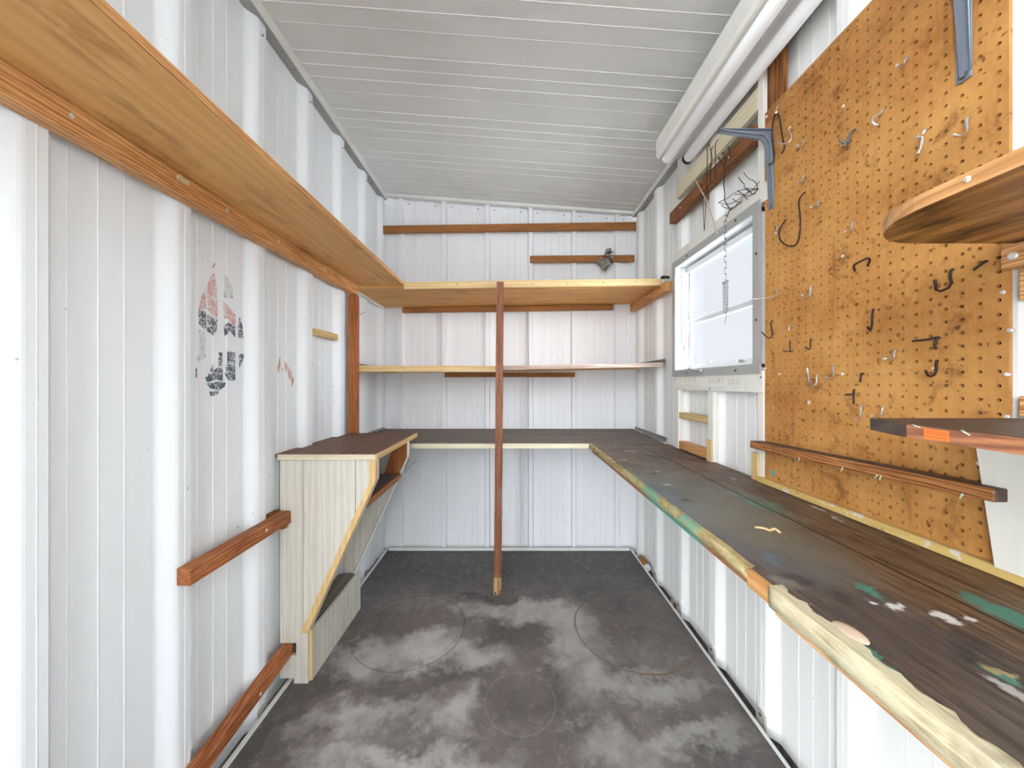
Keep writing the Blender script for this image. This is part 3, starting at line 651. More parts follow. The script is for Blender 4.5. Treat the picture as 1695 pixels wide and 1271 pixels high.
# thin wires
b = MB(); b.tube([P(592, 523, 2.06), P(604, 516, 2.11)], .0015, 6); b.tube([P(592, 523, 2.06), (-.924, 2.05, P(592, 523, 2.06).z)], .0015, 6); tag(b.build('bent_wire', GREYWIRE), 'thin bent wire sticking out of left wall beside the reddish post', 'wire')
b = MB(); b.tube([(-.535, 1.84, .78), P(668, 786, 1.9), P(678, 772, 1.97), P(687, 762, 2.03)], .0012, 6, sub=1); tag(b.build('bent_wire', GREYWIRE), 'thin stiff wire poking out past the cabinet front', 'wire')

# torn sticker remains on the left wall
def rem(px, py): 
    X = -.9265; d = X*F/(300+px/5.085-CX); return (d, H+(CY-(420+py/5.085))/F*d)
st = empty('sticker_remains', (-.93, 1.12, 1.16), 'torn red and blue sticker remains on the white left wall', 'sticker')
def patches(name, mat, polys):
    for pl in polys:
        b = MB(); b.prism([rem(*q) for q in pl], -.9272, -.9248, 'X'); b.build(name, mat, st)
patches('red_scrap', REM_R, [[(215, 300), (238, 205), (275, 165), (298, 285), (302, 540), (262, 522), (225, 470)], [(150, 470), (165, 370), (195, 310), (207, 400), (205, 470)],
    [(350, 400), (390, 430), (450, 510), (452, 602), (420, 600), (385, 545), (352, 540)]])
patches('orange_scrap', REM_O, [[(262, 122), (286, 88), (278, 76), (258, 110)]])
patches('faint_scrap', REM_G, [[(350, 170), (400, 210), (430, 290), (432, 385), (358, 370)], [(150, 640), (185, 650), (205, 720), (195, 800), (205, 870), (150, 910), (135, 880), (160, 790)]])
patches('blue_scrap', REM_B, [[(145, 470), (205, 490), (208, 625), (190, 630), (150, 590)], [(218, 515), (270, 530), (302, 550), (295, 640), (270, 690), (218, 650)],
    [(352, 600), (395, 580), (452, 612), (450, 700), (410, 650), (365, 690)], [(478, 620), (490, 535), (510, 590), (520, 710), (482, 705)], [(120, 970), (128, 955), (130, 1045), (118, 1040)],
    [(485, 845), (525, 840), (520, 890), (488, 960)], [(385, 825), (450, 825), (452, 1070), (395, 1065), (360, 1000), (380, 940)], [(315, 830), (342, 830), (342, 945), (310, 945)],
    [(203, 1045), (262, 935), (265, 985), (310, 955), (345, 962), (345, 1072), (300, 1056), (220, 1080)], [(215, 1092), (320, 1074), (372, 1085), (360, 1120), (310, 1150), (240, 1130)], [(235, 1160), (312, 1158), (300, 1185), (250, 1200)]])
b = MB()
for pl in [[(830, 870), (832, 940), (815, 1000), (810, 950)], [(870, 910), (890, 940), (885, 1000), (875, 960)], [(905, 950), (925, 1000), (915, 1060), (895, 1010)], [(928, 1010), (945, 1060), (930, 1120)], [(845, 965), (852, 962), (850, 985)]]:
    b.prism([rem(*q) for q in pl], -.9272, -.9248, 'X')
tag(b.build('paint_scrape', REM_O), 'small orange scrape marks on left wall before the pale wood block', 'mark')

# ------------------------------------------------------------------ right wall framing and window
XF = .862
b = MB(); b.box(XF, .8845, 1.18, 1.855, 1.80, 1.862, 0, .001); struct(b.build('trim_6', BOARDW))
b = MB(); b.box(XF-.002, .8845, 1.196, 1.848, 1.147, 1.222, 0, .001); apron = struct(b.build('trim_7', BOARDW))
b = MB(); b.box(XF, .8845, 1.196, 1.222, .842, 1.1465, 0, .001); b.box(XF, .8845, 1.196, 1.222, 1.8625, 2.36, 0, .001); struct(b.build('trim_8', BOARDW))
b = MB(); b.box(XF, .8845, 1.805, 1.84, .842, 1.1465, 0, .001); struct(b.build('trim_9', BOARDW))
b = MB(); b.box(XF, .8845, 1.494, 1.532, .842, 1.1465, 0, .001); struct(b.build('trim_10', BOARDW))
screws(apron, [(XF-.002, 1.205, 1.20), (XF-.002, 1.835, 1.20), (XF-.002, 1.515, 1.155)], (-1, 0, 0), DKSCREW, .003)
# pencil writing on the apron: LEFT / RIGHT OUT
GL = {'L': [[(0, 1), (0, 0), (.6, 0)]], 'E': [[(.6, 1), (0, 1), (0, 0), (.6, 0)], [(0, .5), (.5, .5)]], 'F': [[(.6, 1), (0, 1), (0, 0)], [(0, .5), (.5, .5)]], 'T': [[(-.05, 1), (.75, 1)], [(.35, 1), (.35, 0)]],
      'R': [[(0, 0), (0, 1), (.5, .9), (.5, .6), (0, .5), (.6, 0)]], 'I': [[(.2, 1), (.2, 0)]], 'G': [[(.6, .9), (.2, 1), (0, .5), (.2, 0), (.6, .1), (.6, .45), (.35, .45)]], 'H': [[(0, 1), (0, 0)], [(.6, 1), (.6, 0)], [(0, .5), (.6, .5)]],
      'O': [[(.3, 1), (0, .6), (.1, .1), (.4, 0), (.6, .4), (.5, .9), (.3, 1)]], 'U': [[(0, 1), (.05, .1), (.4, 0), (.6, .2), (.6, 1)]]}
b = MB()
def write(txt, ystart, yend, z, h):
    n = len(txt); st = (yend-ystart)/n
    for i, c in enumerate(txt):
        for s in GL.get(c, []):
            b.tube([(XF-.0022, ystart+st*(i+u*.85), z+h*v+(.002 if i % 2 else 0)) for u, v in s], .0006, 4)
write('LEFT', 1.725, 1.615, 1.182, .022); write('RIGHT', 1.515, 1.41, 1.178, .022); write('OUT', 1.385, 1.315, 1.174, .022)
b.tube([(XF-.0022, 1.72, 1.172), (XF-.0022, 1.66, 1.168), (XF-.0022, 1.61, 1.169)], .0006, 4); b.tube([(XF-.0022, 1.52, 1.163), (XF-.0022, 1.41, 1.160)], .0006, 4); b.tube([(XF-.0022, 1.36, 1.167), (XF-.0022, 1.32, 1.163)], .0006, 4)
b.build('handwriting', PENCIL, apron)
# window
win = struct(empty('window_1', (.88, 1.53, 1.215)))
def mitred(name, mat, ya, yb, za, zb, w, x0, x1, parent, slope=0):
    for i, q in enumerate([[(ya, za), (yb, za), (yb-w, za+w), (ya+w, za+w)], [(ya, zb), (ya+w, zb-w), (yb-w, zb-w), (yb, zb)], [(ya, za), (ya+w, za+w), (ya+w, zb-w), (ya, zb)], [(yb, za), (yb, zb), (yb-w, zb-w), (yb-w, za+w)]]):
        b = MB(); b.prism(q, x0, x1, 'X'); b.build(name, mat, parent)
mitred('window_frame', ALU, 1.203, 1.852, 1.213, 1.812, .034, .853, .8615, win)
b = MB(); w = .012
b.box(.8616, .945, 1.8185, 1.832, 1.235, 1.795); b.box(.8616, .945, 1.222, 1.2365, 1.235, 1.795); b.box(.8616, .945, 1.222, 1.832, 1.779, 1.795); b.box(.8616, .945, 1.222, 1.832, 1.231, 1.2475); b.build('window_reveal', ALUW, win)
mitred('sash', ALUW, 1.237, 1.818, 1.248, 1.779, .026, .920, .936, win)
b = MB(); b.box(.918, .938, 1.263, 1.792, 1.476, 1.499, 0, .002); b.box(.9155, .918, 1.263, 1.792, 1.490, 1.496); b.build('meeting_rail', ALUW, win)
b = MB(); b.box(.905, .919, 1.263, 1.792, 1.742, 1.770, 0, .002); b.build('sash_header', ALUW, win)
b = MB(); b.box(.927, .930, 1.262, 1.793, 1.273, 1.477); b.build('glass_pane', GLASS, win)
b = MB(); b.box(.927, .930, 1.262, 1.793, 1.498, 1.754); b.build('glass_pane', GLASS, win)
b = MB(); b.box(.885, .889, 1.803, 1.8185, 1.37, 1.777); b.box(.905, .909, 1.806, 1.8185, 1.25, 1.777); b.prism([(.890, 1.75), (.916, 1.75), (.916, 1.66), (.903, 1.70)], 1.804, 1.808); b.prism([(.895, 1.50), (.918, 1.51), (.918, 1.44), (.905, 1.40)], 1.800, 1.804); b.prism([(.900, 1.40), (.912, 1.40), (.905, 1.255), (.893, 1.255)], 1.802, 1.806)
b.build('operator_arm', ALUW, win)
b = MB(); b.tube([(.895, 1.72, 1.2495), (.862, 1.70, 1.253), (.852, 1.66, 1.247), (.844, 1.60, 1.236), (.843, 1.575, 1.236)], .0045, 8, sub=1); b.lathe((.845, 1.575, 1.236), (0, -1, 0), [(0, .006), (.018, .006)], 10); b.build('crank_handle', GALV, win)
b = MB(); b.box(.910, .918, 1.372, 1.402, 1.262, 1.274, 0, .002); b.box(.910, .918, 1.60, 1.604, 1.266, 1.284); b.build('sash_latch', GALV, win)
screws(win, [(.853, 1.33, 1.228), (.853, 1.70, 1.228), (.853, 1.33, 1.797), (.853, 1.70, 1.797), (.853, 1.218, 1.63), (.853, 1.218, 1.40)], (-1, 0, 0), DKSCREW, .005)
# blocking below the window
tag(board('wood_block', PALE_Y, XF+.003, .9, 1.5335, 1.8035, 1.002, 1.030), 'yellowish wood block between white studs below the window, upper of two', 'block')
tag(board('wood_block', CLEAT_Y, XF+.003, .9, 1.5335, 1.8035, .8445, .884), 'brown wood block on the bench between white studs below the window', 'block')
tag(board('wood_offcut', YEL_Z, XF-.008, XF-.0005, 1.496, 1.531, .8405, .935), 'yellow upright offcut nailed to foot of the middle white stud', 'offcut')
tag(board('wood_offcut', YEL_Z, XF-.008, XF-.0005, 1.214, 1.246, .8405, .936), 'yellow upright offcut at the left foot of the pegboard', 'offcut')
# boards above the window
t = tag(board('primed_board', CREAM, .862, .8845, 1.224, 1.822, 2.135, 2.214), 'cream primed board on right wall above the dark brown board', 'board')
t = tag(board('brown_board', DARK_Y, .846, .8845, 1.224, 1.868, 2.026, 2.084), 'dark brown board on right wall between window and cream board', 'board')
screws(t, [(.846, 1.36, 2.053), (.846, 1.75, 2.056)], (-1, 0, 0))
t = tag(board('wall_stud', DARK_Z, .874, .8845, 1.118, 1.195, .861, 2.36), 'dark brown upright stud behind the pegboard left edge', 'stud')

# ------------------------------------------------------------------ pegboard
PY0, PY1, PZ0, PZ1, XP = .609, 1.194, .859, 2.098, .866
NY, NZ = 23, 49
b = MB(); bm = b.bm; cy, cz = (PY1-PY0)/NY, (PZ1-PZ0)/NZ; r = .0036; vc = {}
def gv(x, y, z):
    k = (round(x, 5), round(y, 5), round(z, 5))
    if k not in vc: vc[k] = bm.verts.new((x, y, z))
    return vc[k]
dirs = [(-1, -1), (0, -1), (1, -1), (1, 0), (1, 1), (0, 1), (-1, 1), (-1, 0)]
for i in range(NY):
    for j in range(NZ):
        oy, oz = PY0+(i+.5)*cy, PZ0+(j+.5)*cz; hole = 1
        O = [(oy+dy*cy/2, oz+dz*cz/2) for dy, dz in dirs]; I = [(oy+r*math.cos(math.atan2(dz, dy)), oz+r*math.sin(math.atan2(dz, dy))) for dy, dz in dirs]
        for k in range(8):
            l = (k+1) % 8
            bm.faces.new([gv(XP, *O[k]), gv(XP, *O[l]), gv(XP, *I[l]), gv(XP, *I[k])])
            bm.faces.new([gv(XP, *I[k]), gv(XP, *I[l]), gv(XP+.006, *I[l]), gv(XP+.006, *I[k])])
            bm.faces.new([gv(XP+.006, *O[l]), gv(XP+.006, *O[k]), gv(XP+.006, *I[k]), gv(XP+.006, *I[l])])
for i in range(NY):
    for zz in (PZ0, PZ1):
        for h in (0, 1):
            a, c = PY0+(i+h*.5)*cy, PY0+(i+.5+h*.5)*cy; bm.faces.new([gv(XP, a, zz), gv(XP, c, zz), gv(XP+.006, c, zz), gv(XP+.006, a, zz)])
for j in range(NZ):
    for q in (PY0, PY1):
        for h in (0, 1):
            a, c = PZ0+(j+h*.5)*cz, PZ0+(j+.5+h*.5)*cz; bm.faces.new([gv(XP, q, a), gv(XP, q, c), gv(XP+.006, q, c), gv(XP+.006, q, a)])
peg = tag(b.build('pegboard', PEG, origin=(XP, PY1, PZ0)), 'tall brown perforated pegboard on the right wall above the bench', 'pegboard')
# added dark strip that keeps light out behind the peg holes
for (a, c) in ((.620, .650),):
    b = MB(); b.box(XP+.0062, .8835, a, c, .861, 2.09); b.build('light_stop_strip', plain('dark_light_stop', lin(66, 42, 26), .8), peg)
for (px, py) in [(1395, 424), (1395, 619), (1660, 484), (1672, 547), (1666, 620), (1667, 690), (1269, 193), (1267, 610), (1620, 767), (1396, 176)]:
    q = PX(px, py, XP); b = MB(); b.screw((XP, q.y, q.z), (-1, 0, 0), .004); b.build('screw', SCREW, peg)

# hooks: photographed outline on the board, each point with its own stand-off from the board
def crop(ox, oy): return lambda x, y: (ox+x/5.777, oy+y/5.777)
A, B_, C, D, E, G = crop(1260, 80), crop(1470, 80), crop(1260, 280), crop(1470, 380), crop(1255, 480), crop(1470, 560)
def hook(name, conv, lines, mat, r, label, cat='hook', group='hooks on the pegboard', sub=1):
    b = MB()
    for i, ln in enumerate(lines):
        pts = []
        for (x, y, o) in ln: pts.append(PX(*conv(x, y), XP-o))
        p0 = pts[0].copy()
        if ln[0][2] <= .006: pts = [Vector((XP+.0012, p0.y, p0.z))]+pts
        b.tube(pts, r, 7, sub=sub)
    return tag(b.build(name, mat), label, cat, group)
R = .0031
hook('peg_hook', A, [[(155, 553, .003), (153, 603, .004), (145, 612, .02)]], CHROME, R, 'short bright peg at top left corner of pegboard holding a black wire loop')
hook('wire_loop', A, [[(152, 612, .012), (118, 660, .012), (105, 760, .012), (108, 900, .01), (130, 1030, .01), (112, 1100, .012), (65, 1112, .02)], [(152, 612, .012), (175, 660, .012), (190, 760, .01), (208, 880, .01), (226, 950, .01), (195, 1005, .01)]], DKWIRE, .0024, 'long black wire loop hanging at top left corner of the pegboard', 'wire', None)
hook('c_hook', A, [[(280, 750, .003), (253, 783, .006), (295, 830, .012), (285, 880, .016), (235, 922, .022), (150, 893, .03)]], CHROME, .002, 'pinkish open C-shaped hook beside the black wire loop')
hook('peg_hook', A, [[(405, 880, .003), (405, 935, .006), (345, 932, .03)]], CHROME, R, 'short bright hook directly below the C-shaped hook')
hook('double_hook', A, [[(890, 778, .003), (850, 815, .01), (825, 895, .014), (785, 945, .02)], [(745, 868, .03), (798, 914, .018), (862, 880, .012)]], GREYWIRE, R, 'grey twin-pronged hook below left of the white S-shaped hook')
hook('s_hook', A, [[(1168, 580, .003), (1150, 622, .008), (1078, 660, .02), (1062, 695, .024), (1082, 726, .022), (1125, 738, .014)]], CHROME, .0029, 'bright S-shaped hook in upper middle of the pegboard')
hook('peg_hook', B_, [[(182, 90, .003), (160, 125, .006), (155, 178, .012), (85, 162, .04)]], CHROME, R, 'topmost bright J hook, at upper centre of the pegboard')
hook('t_hook', B_, [[(358, 782, .003), (332, 800, .006), (322, 930, .01), (285, 1012, .016)], [(270, 850, .02), (330, 834, .008)]], CHROME, R, 'bright T-shaped hook left of the large J hook under second bracket')
hook('peg_hook', B_, [[(765, 660, .003), (745, 700, .006), (768, 795, .01), (705, 842, .026), (620, 825, .04)]], CHROME, .0029, 'large bright J hook below the second grey bracket')
hook('peg_hook', C, [[(403, 58, .003), (402, 135, .006), (352, 132, .03)]], CHROME, R, 'short bright hook just above the S-bent black wire')
hook('bent_wire', C, [[(415, 220, .003), (368, 268, .012), (358, 340, .014), (378, 470, .014), (370, 640, .014), (335, 728, .014), (280, 742, .014), (215, 716, .014), (165, 650, .014), (178, 560, .014), (240, 480, .014)]], DKWIRE, .0022, 'long S-bent black wire hanging on the left of the pegboard', 'wire', None, 2)
hook('peg_hook', C, [[(153, 540, .003), (152, 600, .006), (140, 610, .016)]], CHROME, R, 'short bright peg at the loop end of the S-bent black wire')
hook('peg_hook', C, [[(545, 298, .003), (541, 368, .006), (472, 364, .03)]], CHROME, R, 'small bright L hook right of the S-bent black wire')
hook('peg_hook', C, [[(872, 505, .003), (868, 602, .006), (805, 594, .036)]], CHROME, .0029, 'bright L hook above the dark bridge-shaped hook')
hook('bridge_hook', C, [[(1015, 920, .003), (1042, 878, .014), (1030, 842, .022), (950, 882, .026), (888, 912, .024), (884, 940, .018), (897, 972, .006)]], DKWIRE, .0024, 'dark bridge-shaped hook in the middle of the pegboard')
hook('peg_hook', C, [[(153, 1142, .003), (160, 1205, .006), (110, 1225, .02), (-90, 1245, .075)]], CHROME, .002, 'long-armed hook at left edge of pegboard reaching over the window frame')
hook('peg_hook', C, [[(472, 1115, .003), (470, 1215, .008), (432, 1236, .02), (388, 1202, .036)]], CHROME, .0029, 'bright J hook right of the long-armed hook')
hook('peg_hook', D, [[(608, 380, .003), (588, 430, .006), (612, 540, .012), (465, 606, .045), (448, 480, .055)]], DKWIRE, .0024, 'large dark J hook below the rounded wooden shelf')
hook('straight_peg', D, [[(928, 303, .003), (825, 382, .03)]], DKWIRE, .0024, 'straight dark peg below the rounded shelf near right edge of pegboard')
hook('t_hook', D, [[(470, 1028, .003), (400, 1048, .012), (235, 1066, .04)], [(466, 1035, .006), (440, 1120, .008), (466, 1140, .004)]], DKWIRE, .0024, 'dark rusty hook with long level prong above a dark J hook')
hook('peg_hook', G, [[(75, 115, .003), (58, 150, .006), (66, 205, .01), (-40, 194, .03)]], CHROME, R, 'bright hook with level prong left of the dark J hook')
hook('peg_hook', G, [[(462, 212, .003), (460, 340, .008), (390, 370, .026), (354, 305, .034)]], DKWIRE, .0023, 'dark J hook above the dark stained lower shelf')
hook('peg_hook', E, [[(132, 293, .003), (118, 320, .006), (138, 400, .01), (130, 452, .014), (92, 462, .024), (33, 400, .036)]], DKWIRE, .002, 'dark curved hook at left edge of the pegboard beside the window sash')
hook('peg_hook', E, [[(299, 342, .003), (298, 392, .006)]], CHROME, R, 'tiny pinkish peg above the dark T-shaped hook')
hook('t_hook', E, [[(302, 490, .003), (305, 582, .008)], [(235, 580, .03), (300, 586, .01), (332, 584, .006)]], DKWIRE, .0016, 'thin dark T-shaped hook below the tiny pinkish peg')
hook('peg_hook', E, [[(500, 465, .003), (498, 578, .008), (448, 544, .024)]], DKWIRE, .0018, 'thin dark J hook right of the dark T-shaped hook')
hook('peg_hook', E, [[(1096, 185, .003), (1086, 365, .01), (1065, 386, .02), (1045, 348, .028)]], DKWIRE, .0024, 'long rusty J hook in the middle of the pegboard below the bridge hook')
hook('u_hook', E, [[(562, 808, .003), (560, 900, .008), (530, 916, .014), (495, 910, .024), (470, 740, .036)]], CHROME, .0028, 'bright U-shaped hook on lower left of the pegboard')
hook('peg_hook', E, [[(717, 722, .003), (727, 818, .008), (692, 850, .022), (648, 834, .036)]], CHROME, .0028, 'bright J hook right of the U-shaped hook')
hook('straight_peg', E, [[(997, 800, .003), (985, 800, .012), (975, 880, .014)]], DKWIRE, .0023, 'short dark bent peg right of the bright J hook')
hook('straight_peg', E, [[(912, 955, .003), (914, 1000, .01), (912, 1092, .012)], [(830, 1000, .012), (912, 998, .008)]], DKWIRE, .0022, 'dark cross-shaped hook above the two bright hooks')
hook('peg_hook', E, [[(985, 1108, .003), (983, 1215, .008), (935, 1242, .03)]], CHROME, .0026, 'left of two bright hooks above the brown pegboard ledge')
hook('peg_hook', E, [[(1192, 1115, .003), (1178, 1218, .008), (1090, 1203, .036)]], CHROME, .0026, 'right of two bright hooks above the brown pegboard ledge')
# ledge
t = tag(tilt_y('pegboard_ledge', DKSHELF, .8245, XP-.0005, .596, 1.205, .977, 1.000, .958, .982), 'narrow dark brown ledge across the lower pegboard', 'ledge')
tilt_y('front_edge', CLEAT_D, .822, .8244, .596, 1.205, .977, .9995, .958, .9815, t)
for (y, s) in ((.87, .006), (.79, .010), (.78, .004), (.64, .006), (1.0, .005)):
    b = MB(); z = .979-(y-.6)*.031; b.tube([(.8222, y-s*.5, z+.001), (.8222, y, z-.004), (.8222, y+s*.3, z-.010)], lambda t: .0018-.001*t, 6); b.build('paint_chip', plain('pale_green_chip', lin(196, 212, 200), .6), t)
# teal brush mark
b = MB(); b.lathe((XP+.0005, PX(1279, 783, XP).y, PX(1279, 783, XP).z), (-1, 0, 0), [(0, .012), (.0015, .010), (.002, .004)], 9)
tag(b.build('paint_blob', plain('dried_teal_blob', lin(120, 156, 146), .7)), 'dried teal paint blob at lower left corner of the pegboard', 'paint blob')

# shelf brackets
def bracket(y, zt, label):
    t = empty('shelf_bracket', (XP, y, zt-.26), label, 'bracket', 'blue-grey metal shelf brackets')
    b = MB(); w = .012
    b.prism([(XP-.0005, zt-.255), (XP-.007, zt-.255), (XP-.022, zt-.05), (XP-.036, zt-.030), (XP-.165, zt-.010), (XP-.175, zt-.006), (XP-.175, zt), (XP-.010, zt), (XP-.0005, zt-.010)], y-.0035, y+.0035); b.build('gusset', BRKT, t)
    b = MB(); b.box(XP-.0035, XP-.0005, y-w, y+w, zt-.262, zt-.008, 0, .001); b.build('wall_leg', BRKT, t)
    b = MB(); b.box(XP-.178, XP-.008, y-w, y+w, zt-.003, zt, 0, .001); b.build('arm', BRKT, t)
    b = MB(); b.tube([(XP-.004, y-w+.001, zt-.25), (XP-.010, y-w+.001, zt-.05), (XP-.03, y-w+.001, zt-.02), (XP-.17, y-w+.001, zt-.005)], .002, 6); b.build('rib_edge', BRKT, t)
    screws(t, [(XP-.0035, y-.008, zt-.04)], (-1, 0, 0), DKSCREW, .004); screws(t, [(XP-.0035, y, zt-.252)], (-1, 0, 0), DKSCREW, .007)
bracket(1.163, 2.018, 'blue-grey metal shelf bracket at top left corner of the pegboard'); bracket(.668, 2.018, 'blue-grey metal shelf bracket near top right of the pegboard')

# ------------------------------------------------------------------ near right shelves
def rounded(x0, x1, y0, y1, rr, n=12):
    pts = [(x1, y0), (x1, y1), (x0+rr, y1)]
    pts += [(x0+rr-rr*math.sin(a), y1-rr+rr*math.cos(a)) for a in [math.pi/2*i/n for i in range(1, n+1)]]
    return pts+[(x0, y0)]
b = MB(); b.prism(rounded(.548, .843, -.2, .585, .125), 1.413, 1.4325, 'Z')
t = tag(b.build('rounded_shelf', SHELFB), 'honey wooden shelf with rounded corner, upper right foreground', 'shelf')
b = MB(); q = rounded(.548, .843, -.2, .5852, .125); q2 = [(x, y) for x, y in q[2:]]
for (x0, y0), (x1, y1) in zip(q2, q2[1:]):
    nx, ny = (y1-y0), -(x1-x0); L = math.hypot(nx, ny); nx, ny = -nx/L*.0012, -ny/L*.0012
    b.hexa([(x0, y0, 1.4132), (x1, y1, 1.4132), (x1-nx, y1-ny, 1.4132), (x0-nx, y0-ny, 1.4132), (x0, y0, 1.4326), (x1, y1, 1.4326), (x1-nx, y1-ny, 1.4326), (x0-nx, y0-ny, 1.4326)])
b.build('shelf_edge', SHELFE, t)
screws(t, [(.563, .502, 1.424), (.5475, .42, 1.424)], (-1, .3, 0), SCREW, .004)
t = tag(board('shelf_cleat', CLEAT_Y, .838, .8705, -.2, .600, 1.374, 1.4125), 'striped red-brown batten under the rounded shelf', 'batten'); screws(t, [(.838, .585, 1.392)], (-1, 0, 0), SCREW, .007)
tag(board('wall_batten', CLEAT_Y, .872, .8835, -.2, .602, 1.322, 1.3735), 'brown batten on the right wall just right of the pegboard, below rounded shelf', 'batten')
tag(board('wall_batten', CLEAT_Y, .872, .8835, -.2, .602, 1.1225, 1.158), 'brown batten on the right wall just above the dark lower shelf', 'batten')
b = MB(); b.prism([(.862, -.2), (.862, .585), (.60, .585), (.566, .50), (.552, .36), (.548, -.2)], 1.102, 1.1215, 'Z')
t = tag(b.build('dark_shelf', DKSHELF), 'dark stained wooden shelf with orange label, lower right foreground', 'shelf')
b = MB()
for (x0, y0), (x1, y1) in (((.566, .50), (.552, .36)), ((.552, .36), (.548, -.2))):
    b.hexa([(x0-.0012, y0, 1.1022), (x1-.0012, y1, 1.1022), (x1, y1, 1.1022), (x0, y0, 1.1022), (x0-.0012, y0, 1.1208), (x1-.0012, y1, 1.1208), (x1, y1, 1.1208), (x0, y0, 1.1208)])
b.build('shelf_edge', DKEDGE, t)
def onedge(y): 
    return (.566+(.50-y)*(-.1) if y > .36 else .552-(.36-y)*.0072)-.0014
b = MB(); ya, yb = .477, .447
b.hexa([(onedge(ya), ya, 1.1045), (onedge(yb), yb, 1.1045), (onedge(yb)+.0006, yb, 1.1045), (onedge(ya)+.0006, ya, 1.1045), (onedge(ya), ya, 1.1185), (onedge(yb), yb, 1.1185), (onedge(yb)+.0006, yb, 1.1185), (onedge(ya)+.0006, ya, 1.1185)]); lab = b.build('orange_label', ORANGE, t)
b = MB()
for z in (1.1155, 1.1125, 1.1085):
    y = .4745; 
    while y > .450:
        l = random.uniform(.0015, .004); x = onedge(y)-.0003; b.tube([(x, y, z), (onedge(y-l)-.0003, y-l, z)], .0004, 4); y -= l+.0012
b.build('label_print', ORANGE_INK, lab)
DRIP = plain('pale_green_drip', lin(176, 186, 172), .5)
for (y, w, z0, z1) in ((.434, .009, 1.1165, 1.1212), (.492, .010, 1.1192, 1.1212)):
    b = MB(); x = onedge(y); b.tube([(x, y, z1), (onedge(y-w*.5), y-w*.5, (z0+z1)/2), (onedge(y-w), y-w, z0)], lambda t: .0016-.0008*t, 6); b.build('paint_drip', DRIP, t)
b = MB(); b.prism([(-.2, .8592), (.612, .8592), (.641, 1.1015), (-.2, 1.1015)], .845, .8595, 'X')
tag(b.build('white_board', BOARDW), 'white painted board leaning on the wall beneath the dark shelf', 'board')

# ------------------------------------------------------------------ fluorescent fixture
t = empty('fluorescent_fixture', (.785, 1.05, 2.2), 'white two-tube fluorescent batten light under the ceiling on the right', 'lamp')
FY0, FY1 = .42, 1.67
b = MB(); b.prism([(.694, 2.262), (.692, 2.332), (.742, 2.345), (.828, 2.345), (.872, 2.332), (.872, 2.255), (.868, 2.252), (.858, 2.262), (.834, 2.272), (.808, 2.262), (.790, 2.252), (.772, 2.262), (.746, 2.272), (.722, 2.258), (.706, 2.246), (.700, 2.248)], FY0, FY1); b.build('housing', FIXT, t)
b = MB(); b.prism([(.776, 2.2535), (.780, 2.240), (.800, 2.240), (.804, 2.2535)], FY0, FY1-.01); b.build('ballast_cover', REFL, t)
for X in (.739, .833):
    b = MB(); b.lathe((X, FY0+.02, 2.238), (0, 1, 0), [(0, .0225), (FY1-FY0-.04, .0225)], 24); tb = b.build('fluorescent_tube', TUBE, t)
    b = MB(); b.lathe((X, FY1-.028, 2.238), (0, 1, 0), [(0, .024), (.016, .024), (.02, .019)], 24); b.build('end_cap', ALUW if X < .8 else BLACK, tb)
    b = MB(); b.box(X-.012, X+.012, FY1-.012, FY1-.002, 2.225, 2.275, 0, .002); b.build('lamp_holder', FIXT, t)
for y in (.62, 1.215):
    b = MB(); b.tube([(.74, y, 2.325), (.74, y, ceil_z(.74)+.002)], .007, 10); b.lathe((.74, y, 2.35), (0, 0, 1), [(0, .012), (.018, .012)], 12); b.build('hanger', GALV, t)

# ------------------------------------------------------------------ wires, chain and spring
def crw(x, y): return 1120+x/6.356, 200+y/6.356
def wire(name, lines, mat, r, label, X=.838, sub=1):
    b = MB()
    for i, ln in enumerate(lines):
        dx = (i % 3)*.004
        b.tube([PX(*crw(*p[:2]), X-dx if len(p) < 3 else p[2]) for p in ln], r, 6, sub=sub)
    return tag(b.build(name, mat), label, 'wire')
wire('wire_tangle', [[(440, 860), (540, 810), (620, 750), (720, 715), (865, 715, .86)], [(440, 860), (520, 880), (610, 860), (690, 790), (760, 740), (865, 715, .86)], [(565, 940), (620, 910), (640, 870), (700, 800), (800, 730), (870, 640)],
    [(470, 885), (510, 920), (600, 915), (640, 870)], [(650, 595), (690, 650), (712, 660), (712, 715), (760, 740)], [(705, 545), (765, 618), (800, 620), (850, 670), (850, 715)], [(590, 815), (620, 850), (680, 860)], [(640, 735), (700, 770), (740, 800), (830, 760)],
    [(730, 700), (770, 740), (800, 780), (855, 720)], [(610, 780), (660, 765), (720, 800), (745, 825)], [(640, 885), (680, 860), (690, 830)]], DKWIRE, .0012, 'tangle of thin dark wire above right end of the window', .842)
wire('hanging_wire', [[(435, 385), (470, 435), (505, 470), (500, 560), (495, 690), (510, 760), (500, 830), (530, 880), (562, 935), (535, 985), (532, 1010)], [(480, 335), (515, 390), (515, 440), (505, 475)], [(540, 270), (568, 370), (555, 405), (515, 385)], [(562, 935), (600, 905)]], DKWIRE, .0018, 'dark twisted wire draped over brown board, holding the chain', .840)
wire('looped_wire', [[(325, 250), (320, 500), (312, 650), (332, 760), (335, 830)], [(340, 240), (365, 330), (375, 420), (348, 580), (362, 650), (320, 700), (310, 720)], [(440, 195), (405, 240), (410, 400), (402, 560), (420, 615)], [(390, 265), (357, 310), (372, 420), (352, 500), (355, 600)], [(275, 655), (250, 700)]], DKWIRE, .0016, 'dark wire strands looped over the cream board', .842)
wire('hairpin_wire', [[(275, 790, .843), (277, 900), (290, 1155)], [(308, 790, .843), (306, 900), (292, 1155)]], DKWIRE, .0013, 'narrow V of thin dark wire hanging below the brown board', .843)
wire('tan_wire', [[(200, 625), (320, 850), (352, 950), (385, 1040), (425, 1180)]], TANWIRE, .0028, 'pale tan wire slanting across the dark brown board', .838)
